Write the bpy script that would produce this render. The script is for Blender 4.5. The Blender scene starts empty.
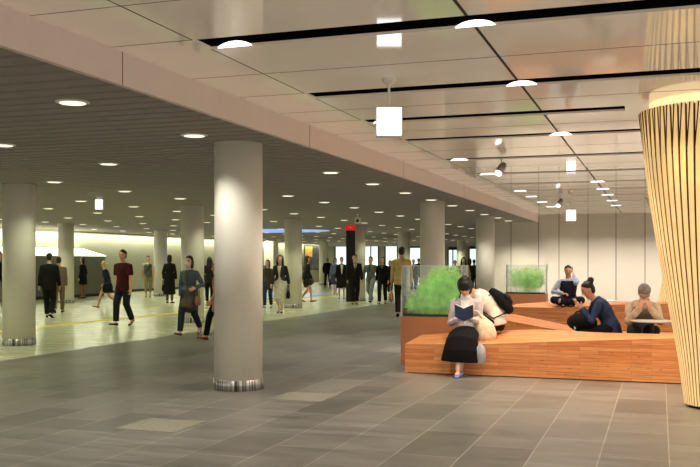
import bpy, math, random
from mathutils import Vector, Matrix
random.seed(7)
C = bpy.context.scene.collection
V = Vector
# ---------------------------------------------------------------- camera geometry
F, HY, HC = 906.0, 262.0, 1.47
YAW = math.atan(310 / F)
SA, CA = math.sin(YAW), math.cos(YAW)
R_ = V((CA, SA, 0)); F_ = V((-SA, CA, 0))
ZL, ZH, FX = 2.85, 3.10, -3.94          # low ceiling, high ceiling, fascia plane

def at(px, d, z=0.0):                    # point seen in column px at view depth d
    p = R_ * ((px - 350) / F * d) + F_ * d
    return V((p.x, p.y, z))
def floor_at(px, py):
    return at(px, F * HC / (py - HY))
def depth_y(px, Y):                      # view depth of world plane Y in column px
    return Y / (CA + (px - 350) / F * SA)
def zat(py, d):
    return HC - (py - HY) * d / F

# ---------------------------------------------------------------- tagging
def tag(o, label=None, cat=None, group=None, kind=None):
    if label: o['label'] = label
    if cat: o['category'] = cat
    if group: o['group'] = group
    if kind: o['kind'] = kind
    return o
def empty(name, loc=(0, 0, 0), rz=0, label=None, cat=None, group=None, s=1.0):
    o = bpy.data.objects.new(name, None); C.objects.link(o)
    o.location = loc; o.rotation_euler = (0, 0, rz); o.scale = (s, s, s)
    o.empty_display_size = .1
    return tag(o, label, cat, group)
def copy_tree(o, parent=None):
    c = o.copy(); C.objects.link(c)
    if parent: c.parent = parent
    for ch in o.children: copy_tree(ch, c)
    return c

# ---------------------------------------------------------------- materials
def nodes(name):
    m = bpy.data.materials.new(name); m.use_nodes = True
    nt = m.node_tree; b = nt.nodes['Principled BSDF']
    return m, nt, b
def N(nt, t, **k):
    n = nt.nodes.new(t)
    for a, v in k.items(): setattr(n, a, v)
    return n
def lin(c):
    return tuple(((x / 255) / 12.92 if x / 255 < .04045 else ((x / 255 + .055) / 1.055) ** 2.4) for x in c) + (1,)
def mat(name, rgb, rough=.7, metal=0, spec=.4, var=.12, scale=8, emit=0, trans=0, bump=0):
    m, nt, b = nodes(name)
    c = lin(rgb)
    tc = N(nt, 'ShaderNodeTexCoord'); no = N(nt, 'ShaderNodeTexNoise')
    no.inputs['Scale'].default_value = scale; no.inputs['Detail'].default_value = 4
    nt.links.new(tc.outputs['Object'], no.inputs['Vector'])
    rp = N(nt, 'ShaderNodeValToRGB')
    rp.color_ramp.elements[0].position = .3; rp.color_ramp.elements[1].position = .7
    rp.color_ramp.elements[0].color = tuple(x * (1 - var) for x in c[:3]) + (1,)
    rp.color_ramp.elements[1].color = tuple(min(1, x * (1 + var)) for x in c[:3]) + (1,)
    nt.links.new(no.outputs['Fac'], rp.inputs['Fac'])
    nt.links.new(rp.outputs['Color'], b.inputs['Base Color'])
    b.inputs['Roughness'].default_value = rough; b.inputs['Metallic'].default_value = metal
    b.inputs['Specular IOR Level'].default_value = spec
    if bump:
        bu = N(nt, 'ShaderNodeBump'); bu.inputs['Strength'].default_value = bump; bu.inputs['Distance'].default_value = .01
        nt.links.new(no.outputs['Fac'], bu.inputs['Height']); nt.links.new(bu.outputs['Normal'], b.inputs['Normal'])
    if emit:
        nt.links.new(rp.outputs['Color'], b.inputs['Emission Color']); b.inputs['Emission Strength'].default_value = emit
    if trans:
        b.inputs['Subsurface Weight'].default_value = 0
        t = N(nt, 'ShaderNodeBsdfTranslucent'); mx = N(nt, 'ShaderNodeMixShader'); mx.inputs[0].default_value = trans
        nt.links.new(rp.outputs['Color'], t.inputs['Color'])
        nt.links.new(b.outputs[0], mx.inputs[1]); nt.links.new(t.outputs[0], mx.inputs[2])
        nt.links.new(mx.outputs[0], nt.nodes['Material Output'].inputs['Surface'])
    return m
def glow(name, rgb, strength):
    m, nt, b = nodes(name)
    b.inputs['Base Color'].default_value = lin(rgb); b.inputs['Emission Color'].default_value = lin(rgb)
    b.inputs['Emission Strength'].default_value = strength
    return m
def glass_mat():
    m, nt, b = nodes('clear_glass')
    t = N(nt, 'ShaderNodeBsdfTransparent'); t.inputs['Color'].default_value = (.95, .97, .95, 1)
    g = N(nt, 'ShaderNodeBsdfGlossy'); g.inputs['Roughness'].default_value = .03
    fr = N(nt, 'ShaderNodeFresnel'); fr.inputs['IOR'].default_value = 1.5
    mx = N(nt, 'ShaderNodeMixShader')
    nt.links.new(fr.outputs[0], mx.inputs[0]); nt.links.new(t.outputs[0], mx.inputs[1]); nt.links.new(g.outputs[0], mx.inputs[2])
    nt.links.new(mx.outputs[0], nt.nodes['Material Output'].inputs['Surface'])
    return m
def mathn(nt, op, a, b=None):
    n = N(nt, 'ShaderNodeMath', operation=op)
    for i, x in enumerate((a, b)):
        if x is None: continue
        if hasattr(x, 'is_output'): nt.links.new(x, n.inputs[i])
        else: n.inputs[i].default_value = x
    return n.outputs[0]
def wood_mat(name, c1, c2, cm, width=.62, row=.046):
    m, nt, b = nodes(name)
    tc = N(nt, 'ShaderNodeTexCoord'); sp = N(nt, 'ShaderNodeSeparateXYZ'); ge = N(nt, 'ShaderNodeNewGeometry'); sn = N(nt, 'ShaderNodeSeparateXYZ')
    nt.links.new(tc.outputs['Object'], sp.inputs[0]); nt.links.new(ge.outputs['Normal'], sn.inputs[0])
    top = mathn(nt, 'GREATER_THAN', mathn(nt, 'ABSOLUTE', sn.outputs[2]), .75)
    inv = mathn(nt, 'SUBTRACT', 1.0, top)
    u = mathn(nt, 'ADD', sp.outputs[0], mathn(nt, 'MULTIPLY', sp.outputs[1], inv))
    v = mathn(nt, 'ADD', mathn(nt, 'MULTIPLY', sp.outputs[2], inv), mathn(nt, 'MULTIPLY', sp.outputs[1], top))
    cb = N(nt, 'ShaderNodeCombineXYZ'); nt.links.new(u, cb.inputs[0]); nt.links.new(v, cb.inputs[1])
    br = N(nt, 'ShaderNodeTexBrick'); nt.links.new(cb.outputs[0], br.inputs['Vector'])
    br.offset = .37; br.squash = 1
    br.inputs['Scale'].default_value = 1; br.inputs['Brick Width'].default_value = width; br.inputs['Row Height'].default_value = row
    br.inputs['Mortar Size'].default_value = .0012; br.inputs['Bias'].default_value = 0
    br.inputs['Color1'].default_value = lin(c1); br.inputs['Color2'].default_value = lin(c2); br.inputs['Mortar'].default_value = lin(cm)
    mp = N(nt, 'ShaderNodeMapping'); mp.inputs['Scale'].default_value = (2.2, 38, 1); nt.links.new(cb.outputs[0], mp.inputs[0])
    no = N(nt, 'ShaderNodeTexNoise'); no.inputs['Scale'].default_value = 1.6; no.inputs['Detail'].default_value = 5
    nt.links.new(mp.outputs[0], no.inputs['Vector'])
    mp2 = N(nt, 'ShaderNodeMapping'); mp2.inputs['Scale'].default_value = (5.5, 15, 1); nt.links.new(cb.outputs[0], mp2.inputs[0])
    vo = N(nt, 'ShaderNodeTexVoronoi'); vo.inputs['Scale'].default_value = 1; nt.links.new(mp2.outputs[0], vo.inputs['Vector'])
    kn = N(nt, 'ShaderNodeMapRange'); kn.inputs[1].default_value = .04; kn.inputs[2].default_value = .16; kn.inputs[3].default_value = .55; kn.inputs[4].default_value = 1
    nt.links.new(vo.outputs['Distance'], kn.inputs[0])
    gr = N(nt, 'ShaderNodeMapRange'); gr.inputs[1].default_value = .3; gr.inputs[2].default_value = .7; gr.inputs[3].default_value = .78; gr.inputs[4].default_value = 1.18
    nt.links.new(no.outputs['Fac'], gr.inputs[0])
    f = mathn(nt, 'MULTIPLY', kn.outputs[0], gr.outputs[0])
    mx = N(nt, 'ShaderNodeVectorMath', operation='SCALE'); nt.links.new(br.outputs['Color'], mx.inputs[0]); nt.links.new(f, mx.inputs['Scale'])
    nt.links.new(mx.outputs[0], b.inputs['Base Color'])
    b.inputs['Roughness'].default_value = .45; b.inputs['Specular IOR Level'].default_value = .35
    return m
def floor_mat(name, c1, c2, cj, width, row, joint, ofs, rough, spec, streak=.30):
    m, nt, b = nodes(name)
    tc = N(nt, 'ShaderNodeTexCoord'); sp = N(nt, 'ShaderNodeSeparateXYZ'); nt.links.new(tc.outputs['Object'], sp.inputs[0])
    cb = N(nt, 'ShaderNodeCombineXYZ')
    nt.links.new(mathn(nt, 'ADD', sp.outputs[1], ofs[1]), cb.inputs[0]); nt.links.new(mathn(nt, 'ADD', sp.outputs[0], ofs[0]), cb.inputs[1])
    br = N(nt, 'ShaderNodeTexBrick'); nt.links.new(cb.outputs[0], br.inputs['Vector'])
    br.offset = .5
    br.inputs['Scale'].default_value = 1; br.inputs['Brick Width'].default_value = width; br.inputs['Row Height'].default_value = row
    br.inputs['Mortar Size'].default_value = joint; br.inputs['Mortar Smooth'].default_value = .2
    br.inputs['Color1'].default_value = lin(c1); br.inputs['Color2'].default_value = lin(c2); br.inputs['Mortar'].default_value = lin(cj)
    mp = N(nt, 'ShaderNodeMapping'); mp.inputs['Scale'].default_value = (1.1, 7, 1); nt.links.new(tc.outputs['Object'], mp.inputs[0])
    no = N(nt, 'ShaderNodeTexNoise'); no.inputs['Scale'].default_value = 1; no.inputs['Detail'].default_value = 6; no.inputs['Roughness'].default_value = .65
    nt.links.new(mp.outputs[0], no.inputs['Vector'])
    gr = N(nt, 'ShaderNodeMapRange'); gr.inputs[1].default_value = .3; gr.inputs[2].default_value = .7
    gr.inputs[3].default_value = 1 - streak; gr.inputs[4].default_value = 1 + streak
    nt.links.new(no.outputs['Fac'], gr.inputs[0])
    mx = N(nt, 'ShaderNodeVectorMath', operation='SCALE'); nt.links.new(br.outputs['Color'], mx.inputs[0]); nt.links.new(gr.outputs[0], mx.inputs['Scale'])
    nt.links.new(mx.outputs[0], b.inputs['Base Color'])
    rr = N(nt, 'ShaderNodeMapRange'); rr.inputs[1].default_value = .3; rr.inputs[2].default_value = .7
    rr.inputs[3].default_value = rough - .06; rr.inputs[4].default_value = rough + .08
    nt.links.new(no.outputs['Fac'], rr.inputs[0]); nt.links.new(rr.outputs[0], b.inputs['Roughness'])
    b.inputs['Specular IOR Level'].default_value = spec
    return m

M = {}
M['plaster'] = mat('column_plaster', (234, 228, 214), .75, var=.03, scale=60, bump=.05)
M['steel'] = mat('brushed_steel', (190, 186, 178), .22, metal=1, var=.25, scale=3)
def steel_mat():
    m, nt, b = nodes('banded_steel')
    tc = N(nt, 'ShaderNodeTexCoord'); mp = N(nt, 'ShaderNodeMapping'); mp.inputs['Scale'].default_value = (14, 14, .2)
    no = N(nt, 'ShaderNodeTexNoise'); no.inputs['Scale'].default_value = 2.5
    nt.links.new(tc.outputs['Object'], mp.inputs[0]); nt.links.new(mp.outputs[0], no.inputs['Vector'])
    rp = N(nt, 'ShaderNodeValToRGB'); rp.color_ramp.elements[0].position = .38; rp.color_ramp.elements[1].position = .62
    rp.color_ramp.elements[0].color = (.10, .09, .085, 1); rp.color_ramp.elements[1].color = (.85, .83, .80, 1)
    nt.links.new(no.outputs['Fac'], rp.inputs['Fac']); nt.links.new(rp.outputs['Color'], b.inputs['Base Color'])
    b.inputs['Metallic'].default_value = .8; b.inputs['Roughness'].default_value = .3
    return m
M['steel'] = steel_mat()
M['fascia'] = mat('fascia_paint', (226, 210, 202), .6, var=.02)
M['baffle'] = mat('ceiling_baffle', (126, 118, 106), .75, var=.05, spec=.2, emit=.11)  # emission added, stands in for bounced light on the baffles
M['void'] = mat('ceiling_void', (58, 53, 47), .9, var=.05, spec=.1)
M['gloss'] = mat('glossy_panel', (202, 184, 162), .06, var=.03, scale=.6, spec=.85, emit=.21)  # even emission added as ambient light on the high ceiling
M['black'] = mat('slot_black', (8, 7, 7), .8, var=.1, spec=.1)
M['joint'] = mat('panel_joint', (70, 58, 50), .8, var=.1)
M['panelwall'] = mat('wall_panel', (188, 180, 168), .6, var=.03, scale=1)
M['seam'] = mat('wall_seam', (96, 88, 80), .8)
M['greywall'] = mat('pale_wall', (170, 166, 146), .7, var=.03, scale=1)
M['darkskirt'] = mat('dark_skirting', (45, 43, 38), .6)
M['kiosk'] = mat('grey_cladding', (112, 110, 96), .35, var=.08, scale=2)
M['white_lamp'] = glow('lamp_lens', (255, 250, 225), 5)
M['lamp_and_scallop'] = glow('slot_lamp_lens', (255, 240, 244), 2.2)  # shared by spotlight lenses and the painted scallops of slot lamps
M['sign'] = glow('sign_face', (240, 245, 255), 2.6)
M['roofglow'] = glow('lit_roof_glass', (250, 252, 232), 1.6)
M['window'] = glow('bright_window', (225, 240, 240), .95)
M['blue'] = glow('blue_light', (150, 182, 238), .6)
M['bluefloor'] = mat('blue_floor_panel', (112, 140, 205), .3, var=.1, spec=.5)
M['trimwhite'] = mat('white_paint', (225, 220, 210), .5, var=.03)
M['lamp_unlit'] = glow('dim_lens', (255, 250, 225), 1.0)
M['darkmetal'] = mat('dark_metal', (28, 28, 28), .5, var=.1)
M['greymetal'] = mat('grey_metal', (160, 156, 150), .4, var=.05, metal=.3)
M['red'] = glow('red_sign', (200, 30, 30), .55)
M['totem'] = mat('totem_black', (22, 21, 20), .4, var=.1)
M['poster'] = mat('poster_dark', (58, 56, 52), .5, var=.3, scale=3)
M['posterhot'] = mat('poster_yellow', (215, 160, 60), .5, var=.35, scale=5, emit=.3)
M['wood'] = wood_mat('bench_wood', (226, 156, 98), (204, 122, 70), (140, 80, 44))
M['corten'] = mat('planter_brown', (182, 122, 82), .6, var=.06, scale=3)
M['glass'] = glass_mat()
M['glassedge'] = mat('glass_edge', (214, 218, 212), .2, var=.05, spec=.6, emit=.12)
M['fern'] = mat('fern_green', (190, 232, 132), .7, var=.3, scale=9, trans=.5, spec=.15, emit=.24)  # emission added to brighten the leaves, no light source
M['fernb'] = mat('fern_green_b', (200, 232, 158), .7, var=.3, scale=9, trans=.5, spec=.15, emit=.24)  # same added leaf emission as the nearer fern
M['slat'] = mat('slat_wood', (244, 208, 144), .5, var=.08, scale=5, emit=.5)  # emission stands in for lamplight on and through the slats
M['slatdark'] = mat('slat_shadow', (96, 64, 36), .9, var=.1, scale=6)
M['slatside'] = mat('slat_side_shade', (196, 146, 88), .7, var=.1, scale=6)  # darker copy of the slat wood, shade of the sides put in colour
M['slatin'] = mat('inner_slat_wood', (240, 206, 146), .55, var=.08, scale=6, trans=.35)
M['collar_glow'] = glow('top_collar_glow', (255, 226, 170), .85)  # glow of the top collar stands in for hidden lamps' light
M['tabletop'] = mat('table_top', (205, 196, 184), .4, var=.03)
M['tactile'] = mat('tactile_yellow', (208, 184, 62), .6, var=.1)
M['hatch'] = mat('hatch_stone', (142, 138, 122), .5, var=.15, scale=30)
M['floor_dark'] = floor_mat('dark_stone_tile', (102, 99, 92), (127, 123, 115), (166, 160, 150), 1.0, .497, .005, (.432, .3), .34, .42)
M['floor_light'] = floor_mat('pale_stone_tile', (186, 184, 156), (196, 194, 166), (170, 168, 142), 1.2, .6, .003, (.1, 0), .22, .5, .06)
M['skin'] = mat('skin', (212, 160, 128), .55, var=.05, scale=20)
M['skin_pale'] = mat('skin_pale', (230, 186, 160), .55, var=.05, scale=20)
M['hair'] = mat('black_hair', (24, 20, 18), .5, var=.3, scale=60)
M['hair_brown'] = mat('brown_hair', (54, 38, 28), .5, var=.3, scale=60)
M['hair_grey'] = mat('grey_hair', (134, 128, 122), .6, var=.25, scale=60)
M['eye'] = mat('dark_eye', (18, 14, 12), .3)
M['lip'] = mat('lip', (160, 84, 74), .5)
_cl = {}
def cloth(rgb):
    if rgb not in _cl: _cl[rgb] = mat('fabric_%d' % len(_cl), rgb, .9, var=.18, scale=14, spec=.15, bump=.15)
    return _cl[rgb]

# ---------------------------------------------------------------- mesh builder
class MB:
    def __init__(s): s.v = []; s.f = []; s.mi = []
    def add(s, vs, fs, mi=0):
        o = len(s.v); s.v += [tuple(x) for x in vs]
        for f in fs: s.f.append([o + i for i in f]); s.mi.append(mi)
    def box(s, x0, x1, y0, y1, z0, z1, mi=0):
        s.add([(x0, y0, z0), (x1, y0, z0), (x1, y1, z0), (x0, y1, z0), (x0, y0, z1), (x1, y0, z1), (x1, y1, z1), (x0, y1, z1)],
              [(3, 2, 1, 0), (4, 5, 6, 7), (0, 1, 5, 4), (1, 2, 6, 5), (2, 3, 7, 6), (3, 0, 4, 7)], mi)
        return s
    def lathe(s, prof, n=32, c=(0, 0, 0), mi=0):            # prof: (r, z) from bottom to top
        vs = []; fs = []
        for r, z in prof:
            for k in range(n):
                a = 2 * math.pi * k / n; vs.append((c[0] + r * math.cos(a), c[1] + r * math.sin(a), c[2] + z))
        for i in range(len(prof) - 1):
            for k in range(n): fs.append((i * n + k, i * n + (k + 1) % n, (i + 1) * n + (k + 1) % n, (i + 1) * n + k))
        fs.append(tuple(range(n - 1, -1, -1))); fs.append(tuple((len(prof) - 1) * n + k for k in range(n)))
        s.add(vs, fs, mi); return s
    def loft(s, pts, rad, side=(1, 0, 0), n=14, cap=.5, mi=0):
        pts = [V(p) for p in pts]; rad = [(r, r) if not isinstance(r, tuple) else r for r in rad]
        side = V(side); L = len(pts); tang = []
        for i in range(L):
            t = pts[min(i + 1, L - 1)] - pts[max(i - 1, 0)]
            tang.append(t.normalized() if t.length > 1e-9 else V((0, 0, 1)))
        rings = []
        def ring(p, t, a, b):
            sd = side - t * side.dot(t)
            if sd.length < 1e-3: sd = t.orthogonal()
            sd.normalize(); bv = t.cross(sd)
            return [p + sd * (a * math.cos(2 * math.pi * k / n)) + bv * (b * math.sin(2 * math.pi * k / n)) for k in range(n)]
        if cap:
            m_ = min(rad[0]) * cap; rings.append(ring(pts[0] - tang[0] * m_, tang[0], rad[0][0] * .62, rad[0][1] * .62))
        for p, t, r in zip(pts, tang, rad): rings.append(ring(p, t, *r))
        if cap:
            m_ = min(rad[-1]) * cap; rings.append(ring(pts[-1] + tang[-1] * m_, tang[-1], rad[-1][0] * .62, rad[-1][1] * .62))
        vs = [x for r in rings for x in r]; fs = []
        for i in range(len(rings) - 1):
            for k in range(n): fs.append((i * n + k, i * n + (k + 1) % n, (i + 1) * n + (k + 1) % n, (i + 1) * n + k))
        fs.append(tuple(range(n - 1, -1, -1))); fs.append(tuple((len(rings) - 1) * n + k for k in range(n)))
        s.add(vs, fs, mi); return s
    def ball(s, c, rx, ry=None, rz=None, n=12, fr=None, mi=0):
        ry = ry or rx; rz = rz or rx; c = V(c)
        fr = fr or (V((1, 0, 0)), V((0, 1, 0)), V((0, 0, 1)))
        vs = []; fs = []; m_ = n // 2
        for i in range(1, m_):
            p = math.pi * i / m_
            for k in range(n):
                a = 2 * math.pi * k / n
                vs.append(c + fr[0] * (rx * math.sin(p) * math.cos(a)) + fr[1] * (ry * math.sin(p) * math.sin(a)) - fr[2] * (rz * math.cos(p)))
        b = len(vs); vs.append(c - fr[2] * rz); vs.append(c + fr[2] * rz)
        for i in range(m_ - 2):
            for k in range(n): fs.append((i * n + k, i * n + (k + 1) % n, (i + 1) * n + (k + 1) % n, (i + 1) * n + k))
        for k in range(n):
            fs.append((b, (k + 1) % n, k)); fs.append((b + 1, (m_ - 2) * n + k, (m_ - 2) * n + (k + 1) % n))
        s.add(vs, fs, mi); return s
    def bar(s, a, b, w, h, side=(0, 0, 1), mi=0):            # square bar from a to b
        a, b = V(a), V(b); t = (b - a).normalized(); sd = V(side); sd = sd - t * sd.dot(t)
        if sd.length < 1e-4: sd = t.orthogonal()
        sd.normalize(); bv = t.cross(sd)
        q = [sd * h / 2 + bv * w / 2, sd * h / 2 - bv * w / 2, -sd * h / 2 - bv * w / 2, -sd * h / 2 + bv * w / 2]
        s.add([a + x for x in q] + [b + x for x in q], [(3, 2, 1, 0), (4, 5, 6, 7), (0, 1, 5, 4), (1, 2, 6, 5), (2, 3, 7, 6), (3, 0, 4, 7)], mi)
        return s
    def build(s, name, m, parent=None, smooth=False, bevel=0, remesh=0, smoothit=0, fix=True):
        me = bpy.data.meshes.new(name); me.from_pydata(s.v, [], s.f)
        ms = m if isinstance(m, (list, tuple)) else [m]
        for x in ms: me.materials.append(x)
        if len(ms) > 1:
            for p, i in zip(me.polygons, s.mi): p.material_index = i
        if fix:
            import bmesh
            bm = bmesh.new(); bm.from_mesh(me); bmesh.ops.recalc_face_normals(bm, faces=bm.faces); bm.to_mesh(me); bm.free()
        if smooth:
            for p in me.polygons: p.use_smooth = True
        o = bpy.data.objects.new(name, me); C.objects.link(o)
        if parent: o.parent = parent
        if remesh:
            r = o.modifiers.new('remesh', 'REMESH'); r.mode = 'VOXEL'; r.voxel_size = remesh; r.use_smooth_shade = True
            if smoothit:
                q = o.modifiers.new('smooth', 'SMOOTH'); q.factor = .5; q.iterations = smoothit
        if bevel:
            q = o.modifiers.new('bevel', 'BEVEL'); q.width = bevel; q.segments = 2; q.limit_method = 'ANGLE'
        return o
def struct(o): o['kind'] = 'structure'; return o

# ================================================================ SETTING
XR, Y0, YF = 6.0, -3.0, 78.0
struct(MB().box(-9.27, XR, Y0, YF, -.1, 0).build('floor_dark_tiles', M['floor_dark']))
struct(MB().box(-42, -9.27, Y0, YF, -.1, 0).build('floor_pale_tiles', M['floor_light']))
struct(MB().box(-13.35, -13.05, Y0, YF, .0005, .004).build('trim_tactile_strip', M['tactile']))
# low ceiling : baffles running across the hall under a dark void
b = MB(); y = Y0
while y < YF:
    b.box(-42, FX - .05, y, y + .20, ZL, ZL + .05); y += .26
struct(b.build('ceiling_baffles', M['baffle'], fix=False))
struct(MB().box(-42, FX - .05, Y0, YF, ZL + .07, ZL + .12).build('ceiling_void', M['void']))
# fascia between the two ceilings
YE = 31.5
struct(MB().box(FX - .05, FX, Y0, YE, ZL - .01, ZH + .3).build('trim_fascia', M['fascia']))
b = MB()
for yy in (3.3, 6.07, 10.03, 14.2, 19, 25): b.box(FX + .0002, FX + .002, yy - .004, yy + .004, ZL - .01, ZH)
b.build('trim_fascia_joints', M['joint'])['kind'] = 'structure'
# high glossy ceiling with black slots
SLOTS = [6.07, 8.29, 10.03, 11.77, 14.2, 16.7, 19.0, 20.9, 22.8, 25.0, 27.2, 29.6]
SHORT = {2: -.35, 7: -.3}
SW = .15; SX = -3.25
b = MB(); ym = Y0
for i, ys in enumerate(SLOTS + [None]):
    e = (ys - SW) if ys else YE
    b.box(FX, XR, ym, e, ZH, ZH + .02)
    if ys:
        b.box(FX, SX, e, ys + SW, ZH, ZH + .02)
        if i in SHORT: b.box(SHORT[i], XR, e, ys + SW, ZH, ZH + .02)
        ym = ys + SW
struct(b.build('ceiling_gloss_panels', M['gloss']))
b = MB(); b.box(FX, XR, Y0, YE, ZH + .3, ZH + .32)
for i, ys in enumerate(SLOTS):
    xe = SHORT.get(i, XR)
    b.box(SX - .02, xe, ys - SW - .02, ys - SW, ZH + .021, ZH + .3); b.box(SX - .02, xe, ys + SW, ys + SW + .02, ZH + .021, ZH + .3)
    b.box(SX - .02, SX, ys - SW, ys + SW, ZH + .021, ZH + .3)
    b.box(xe, xe + .02, ys - SW, ys + SW, ZH + .021, ZH + .3)
struct(b.build('ceiling_slot_recesses', M['black']))
b = MB()
prev = 3.9
for ys in SLOTS:
    for yy in ((prev + ys) / 2,):
        b.box(FX, XR, yy - .004, yy + .004, ZH - .0015, ZH - .0002)
    b.box(FX, SX, ys - SW - .008, ys - SW, ZH - .0015, ZH - .0002)
    prev = ys
for xx, w in ((SX, .005), (-1.21, .012), (.9, .006)):
    ym = Y0
    for ys in SLOTS + [YE + SW]:
        b.box(xx - w, xx + w, ym, ys - SW, ZH - .0016, ZH - .0002); ym = ys + SW
struct(b.build('ceiling_joints', M['joint']))
# end wall of the high zone, panelled
WX0 = -5.73
struct(MB().box(WX0, XR, YE, YE + .2, 0, ZH + .3).build('wall_end', M['panelwall']))
b = MB()
for px in (511, 538.6, 559, 588, 616, 645, 674):
    d = depth_y(px, YE); x = at(px, d).x; b.box(x - .012, x + .012, YE - .004, YE - .0005, 0, ZH)
struct(b.build('trim_wall_seams', M['seam']))
struct(MB().box(WX0, XR, YE - .02, YE - .0005, 0, .1).build('baseboard_end', M['darkskirt']))
struct(MB().box(WX0, WX0 + .2, YE + .2, YF, 0, ZL + .12).build('wall_passage', M['greywall']))
# left wall, far walls
XL = -24.6
struct(MB().box(XL - .2, XL, 12, 66, 0, ZL + .12).build('wall_left', M['greywall']))
struct(MB().box(XL, XL + .02, 12, 66, 0, .12).build('baseboard_left', M['darkskirt']))
struct(MB().box(-42, WX0, YF - 1, YF - .8, 0, ZL + .12).build('wall_far', M['greywall']))
struct(MB().box(-42.2, -42, 50, YF, 0, ZL + .12).build('wall_far_left', M['greywall']))
# bright glazed openings in the far wall
for i, (p0, p1, y0, y1) in enumerate([(336, 347, 244, 278), (364, 378, 245, 280), (386, 397, 245, 280), (409, 421, 248, 280), (449, 457, 250, 280), (470, 477, 249, 280)]):
    d0 = depth_y(p0, YF - 1); d1 = depth_y(p1, YF - 1)
    xa, xb = at(p0, d0).x, at(p1, d1).x; za, zb = zat(y1, d0), zat(y0, d0)
    fr = MB()
    t = .12
    fr.box(xa - t, xa, YF - 1.08, YF - 1.001, 0, zb + t); fr.box(xb, xb + t, YF - 1.08, YF - 1.001, 0, zb + t)
    fr.box(xa, xb, YF - 1.08, YF - 1.001, zb, zb + t * 2)
    if i in (1, 4): fr.box((xa + xb) / 2 - .05, (xa + xb) / 2 + .05, YF - 1.08, YF - 1.001, 0, zb)
    w = fr.build('window_%d' % (i + 1), M['darkmetal']); struct(w)
    MB().box(xa, xb, YF - 1.04, YF - 1.002, max(0, za), zb).build('pane', M['window'], w)
# enclosed stair with a lit sloping roof against the left wall
d = 39.6; pe = at(103, d); ye = pe.y
t = empty('stair_enclosure', (-23.62, 22, 0), label='long low grey stair enclosure with bright sloping glass roof along left wall', cat='enclosure')
MB().box(-.9, .7, -8, ye - 22, .12, 1.72).build('side_panel', M['kiosk'], t)
MB().box(-.88, .66, -7.9, ye - 22 - .03, 0, .12).build('plinth', M['darkskirt'], t)
bq = MB(); bq.add([(.74, -8, 1.72), (.74, ye - 22, 1.72), (-.88, ye - 22 + .6, 2.04), (-.88, -8, 2.04), (.74, -8, 1.75), (.74, ye - 22, 1.75), (-.88, ye - 22 + .6, 2.07), (-.88, -8, 2.07)],
    [(0, 1, 2, 3), (7, 6, 5, 4), (0, 4, 5, 1), (1, 5, 6, 2), (2, 6, 7, 3), (3, 7, 4, 0)])
bq.build('glass_roof', M['roofglow'], t)
for k in range(9): MB().box(.701, .706, -7 + k * 2.2, -6.985 + k * 2.2, .12, 1.70).build('panel_joint', M['seam'], t)
# poster boards on the left wall
d = depth_y(312, 63); 
t = empty('poster_board', (XL + .01, 63.1, 0), label='dark poster board with yellow corner on far left wall', cat='poster')
MB().box(0, .06, -1.6, 1.3, 1.15, 2.72).build('board', M['poster'], t)
MB().box(.061, .07, -1.5, -.1, 1.85, 2.6).build('printed_panel', M['posterhot'], t)
# shop counters at the far left wall
for k, (yy, lab) in enumerate([(51.6, 'pale shop counter by the left wall behind the two walking women'), (61.6, 'pale display counter by the left wall under the dark poster')]):
    t = empty('shop_counter', (XL + .7, yy, 0), label=lab, cat='counter')
    MB().box(-.6, .5, -1.8, 1.8, 0, .92).build('body', M['greywall'], t)
    MB().box(-.62, .55, -1.85, 1.85, .92, .97).build('worktop', M['darkmetal'], t)
    q = MB()
    for j in range(5): q.box(-.5, .3, -1.7 + j * .7, -1.25 + j * .7, .97, 1.25)
    q.build('display_case', M['kiosk'], t)
# pilasters
for yy, lab in ((54.8, 'pale wall pilaster just right of the large front column'), (58.2, 'pale wall pilaster behind the slim far column')):
    t = empty('pilaster', (XL + .35, yy, 0), label=lab, cat='pilaster')
    MB().box(-.34, .35, -.4, .4, .1, ZL - .001).build('shaft', M['plaster'], t)
    MB().box(-.34, .36, -.41, .41, 0, .1).build('base', M['darkskirt'], t)

# ================================================================ COLUMNS
COLS = []
def column(p, label):
    COLS.append(p)
    t = empty('round_column', (p.x, p.y, 0), label=label, cat='column')
    MB().lathe([(.28, .115), (.28, ZL - .001)], 48).build('shaft', M['plaster'], t, smooth=False)
    o = t.children[0]
    for f in o.data.polygons: f.use_smooth = len(f.vertices) == 4
    q = MB().lathe([(.292, 0), (.292, .118), (.282, .122)], 48).build('base_band', M['steel'], t)
    for f in q.data.polygons: f.use_smooth = len(f.vertices) == 4
    return t
column(at(238.5, 10.56), 'large white round column nearest the camera, steel band at foot')
column(at(19, 16.15), 'white round column at left edge, second nearest to camera')
column(at(192.5, 22.2), 'white round column behind the woman in denim jacket')
column(at(66, 32.6), 'slim white round column right beside the man in black suit at left')
column(at(160.5, 39.2), 'slim white round column between crossbody man and long black coat')
column(at(293.3, 29), 'white round column beside the woman in white dress')
column(at(432.4, 20.6), 'white round column standing behind the nearer fern case')
column(at(485.3, 27.4), 'white round column between the two fern cases')
column(at(358, 34.4), 'white round column right behind the black red-topped totem')
column(at(404, 41.2), 'white round column above the man in tan jacket')
column(at(323.5, 58), 'far slender column beside the grey haired man in black')
column(at(461.5, 58), 'far slender column seen between two big columns behind fern case')

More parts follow.
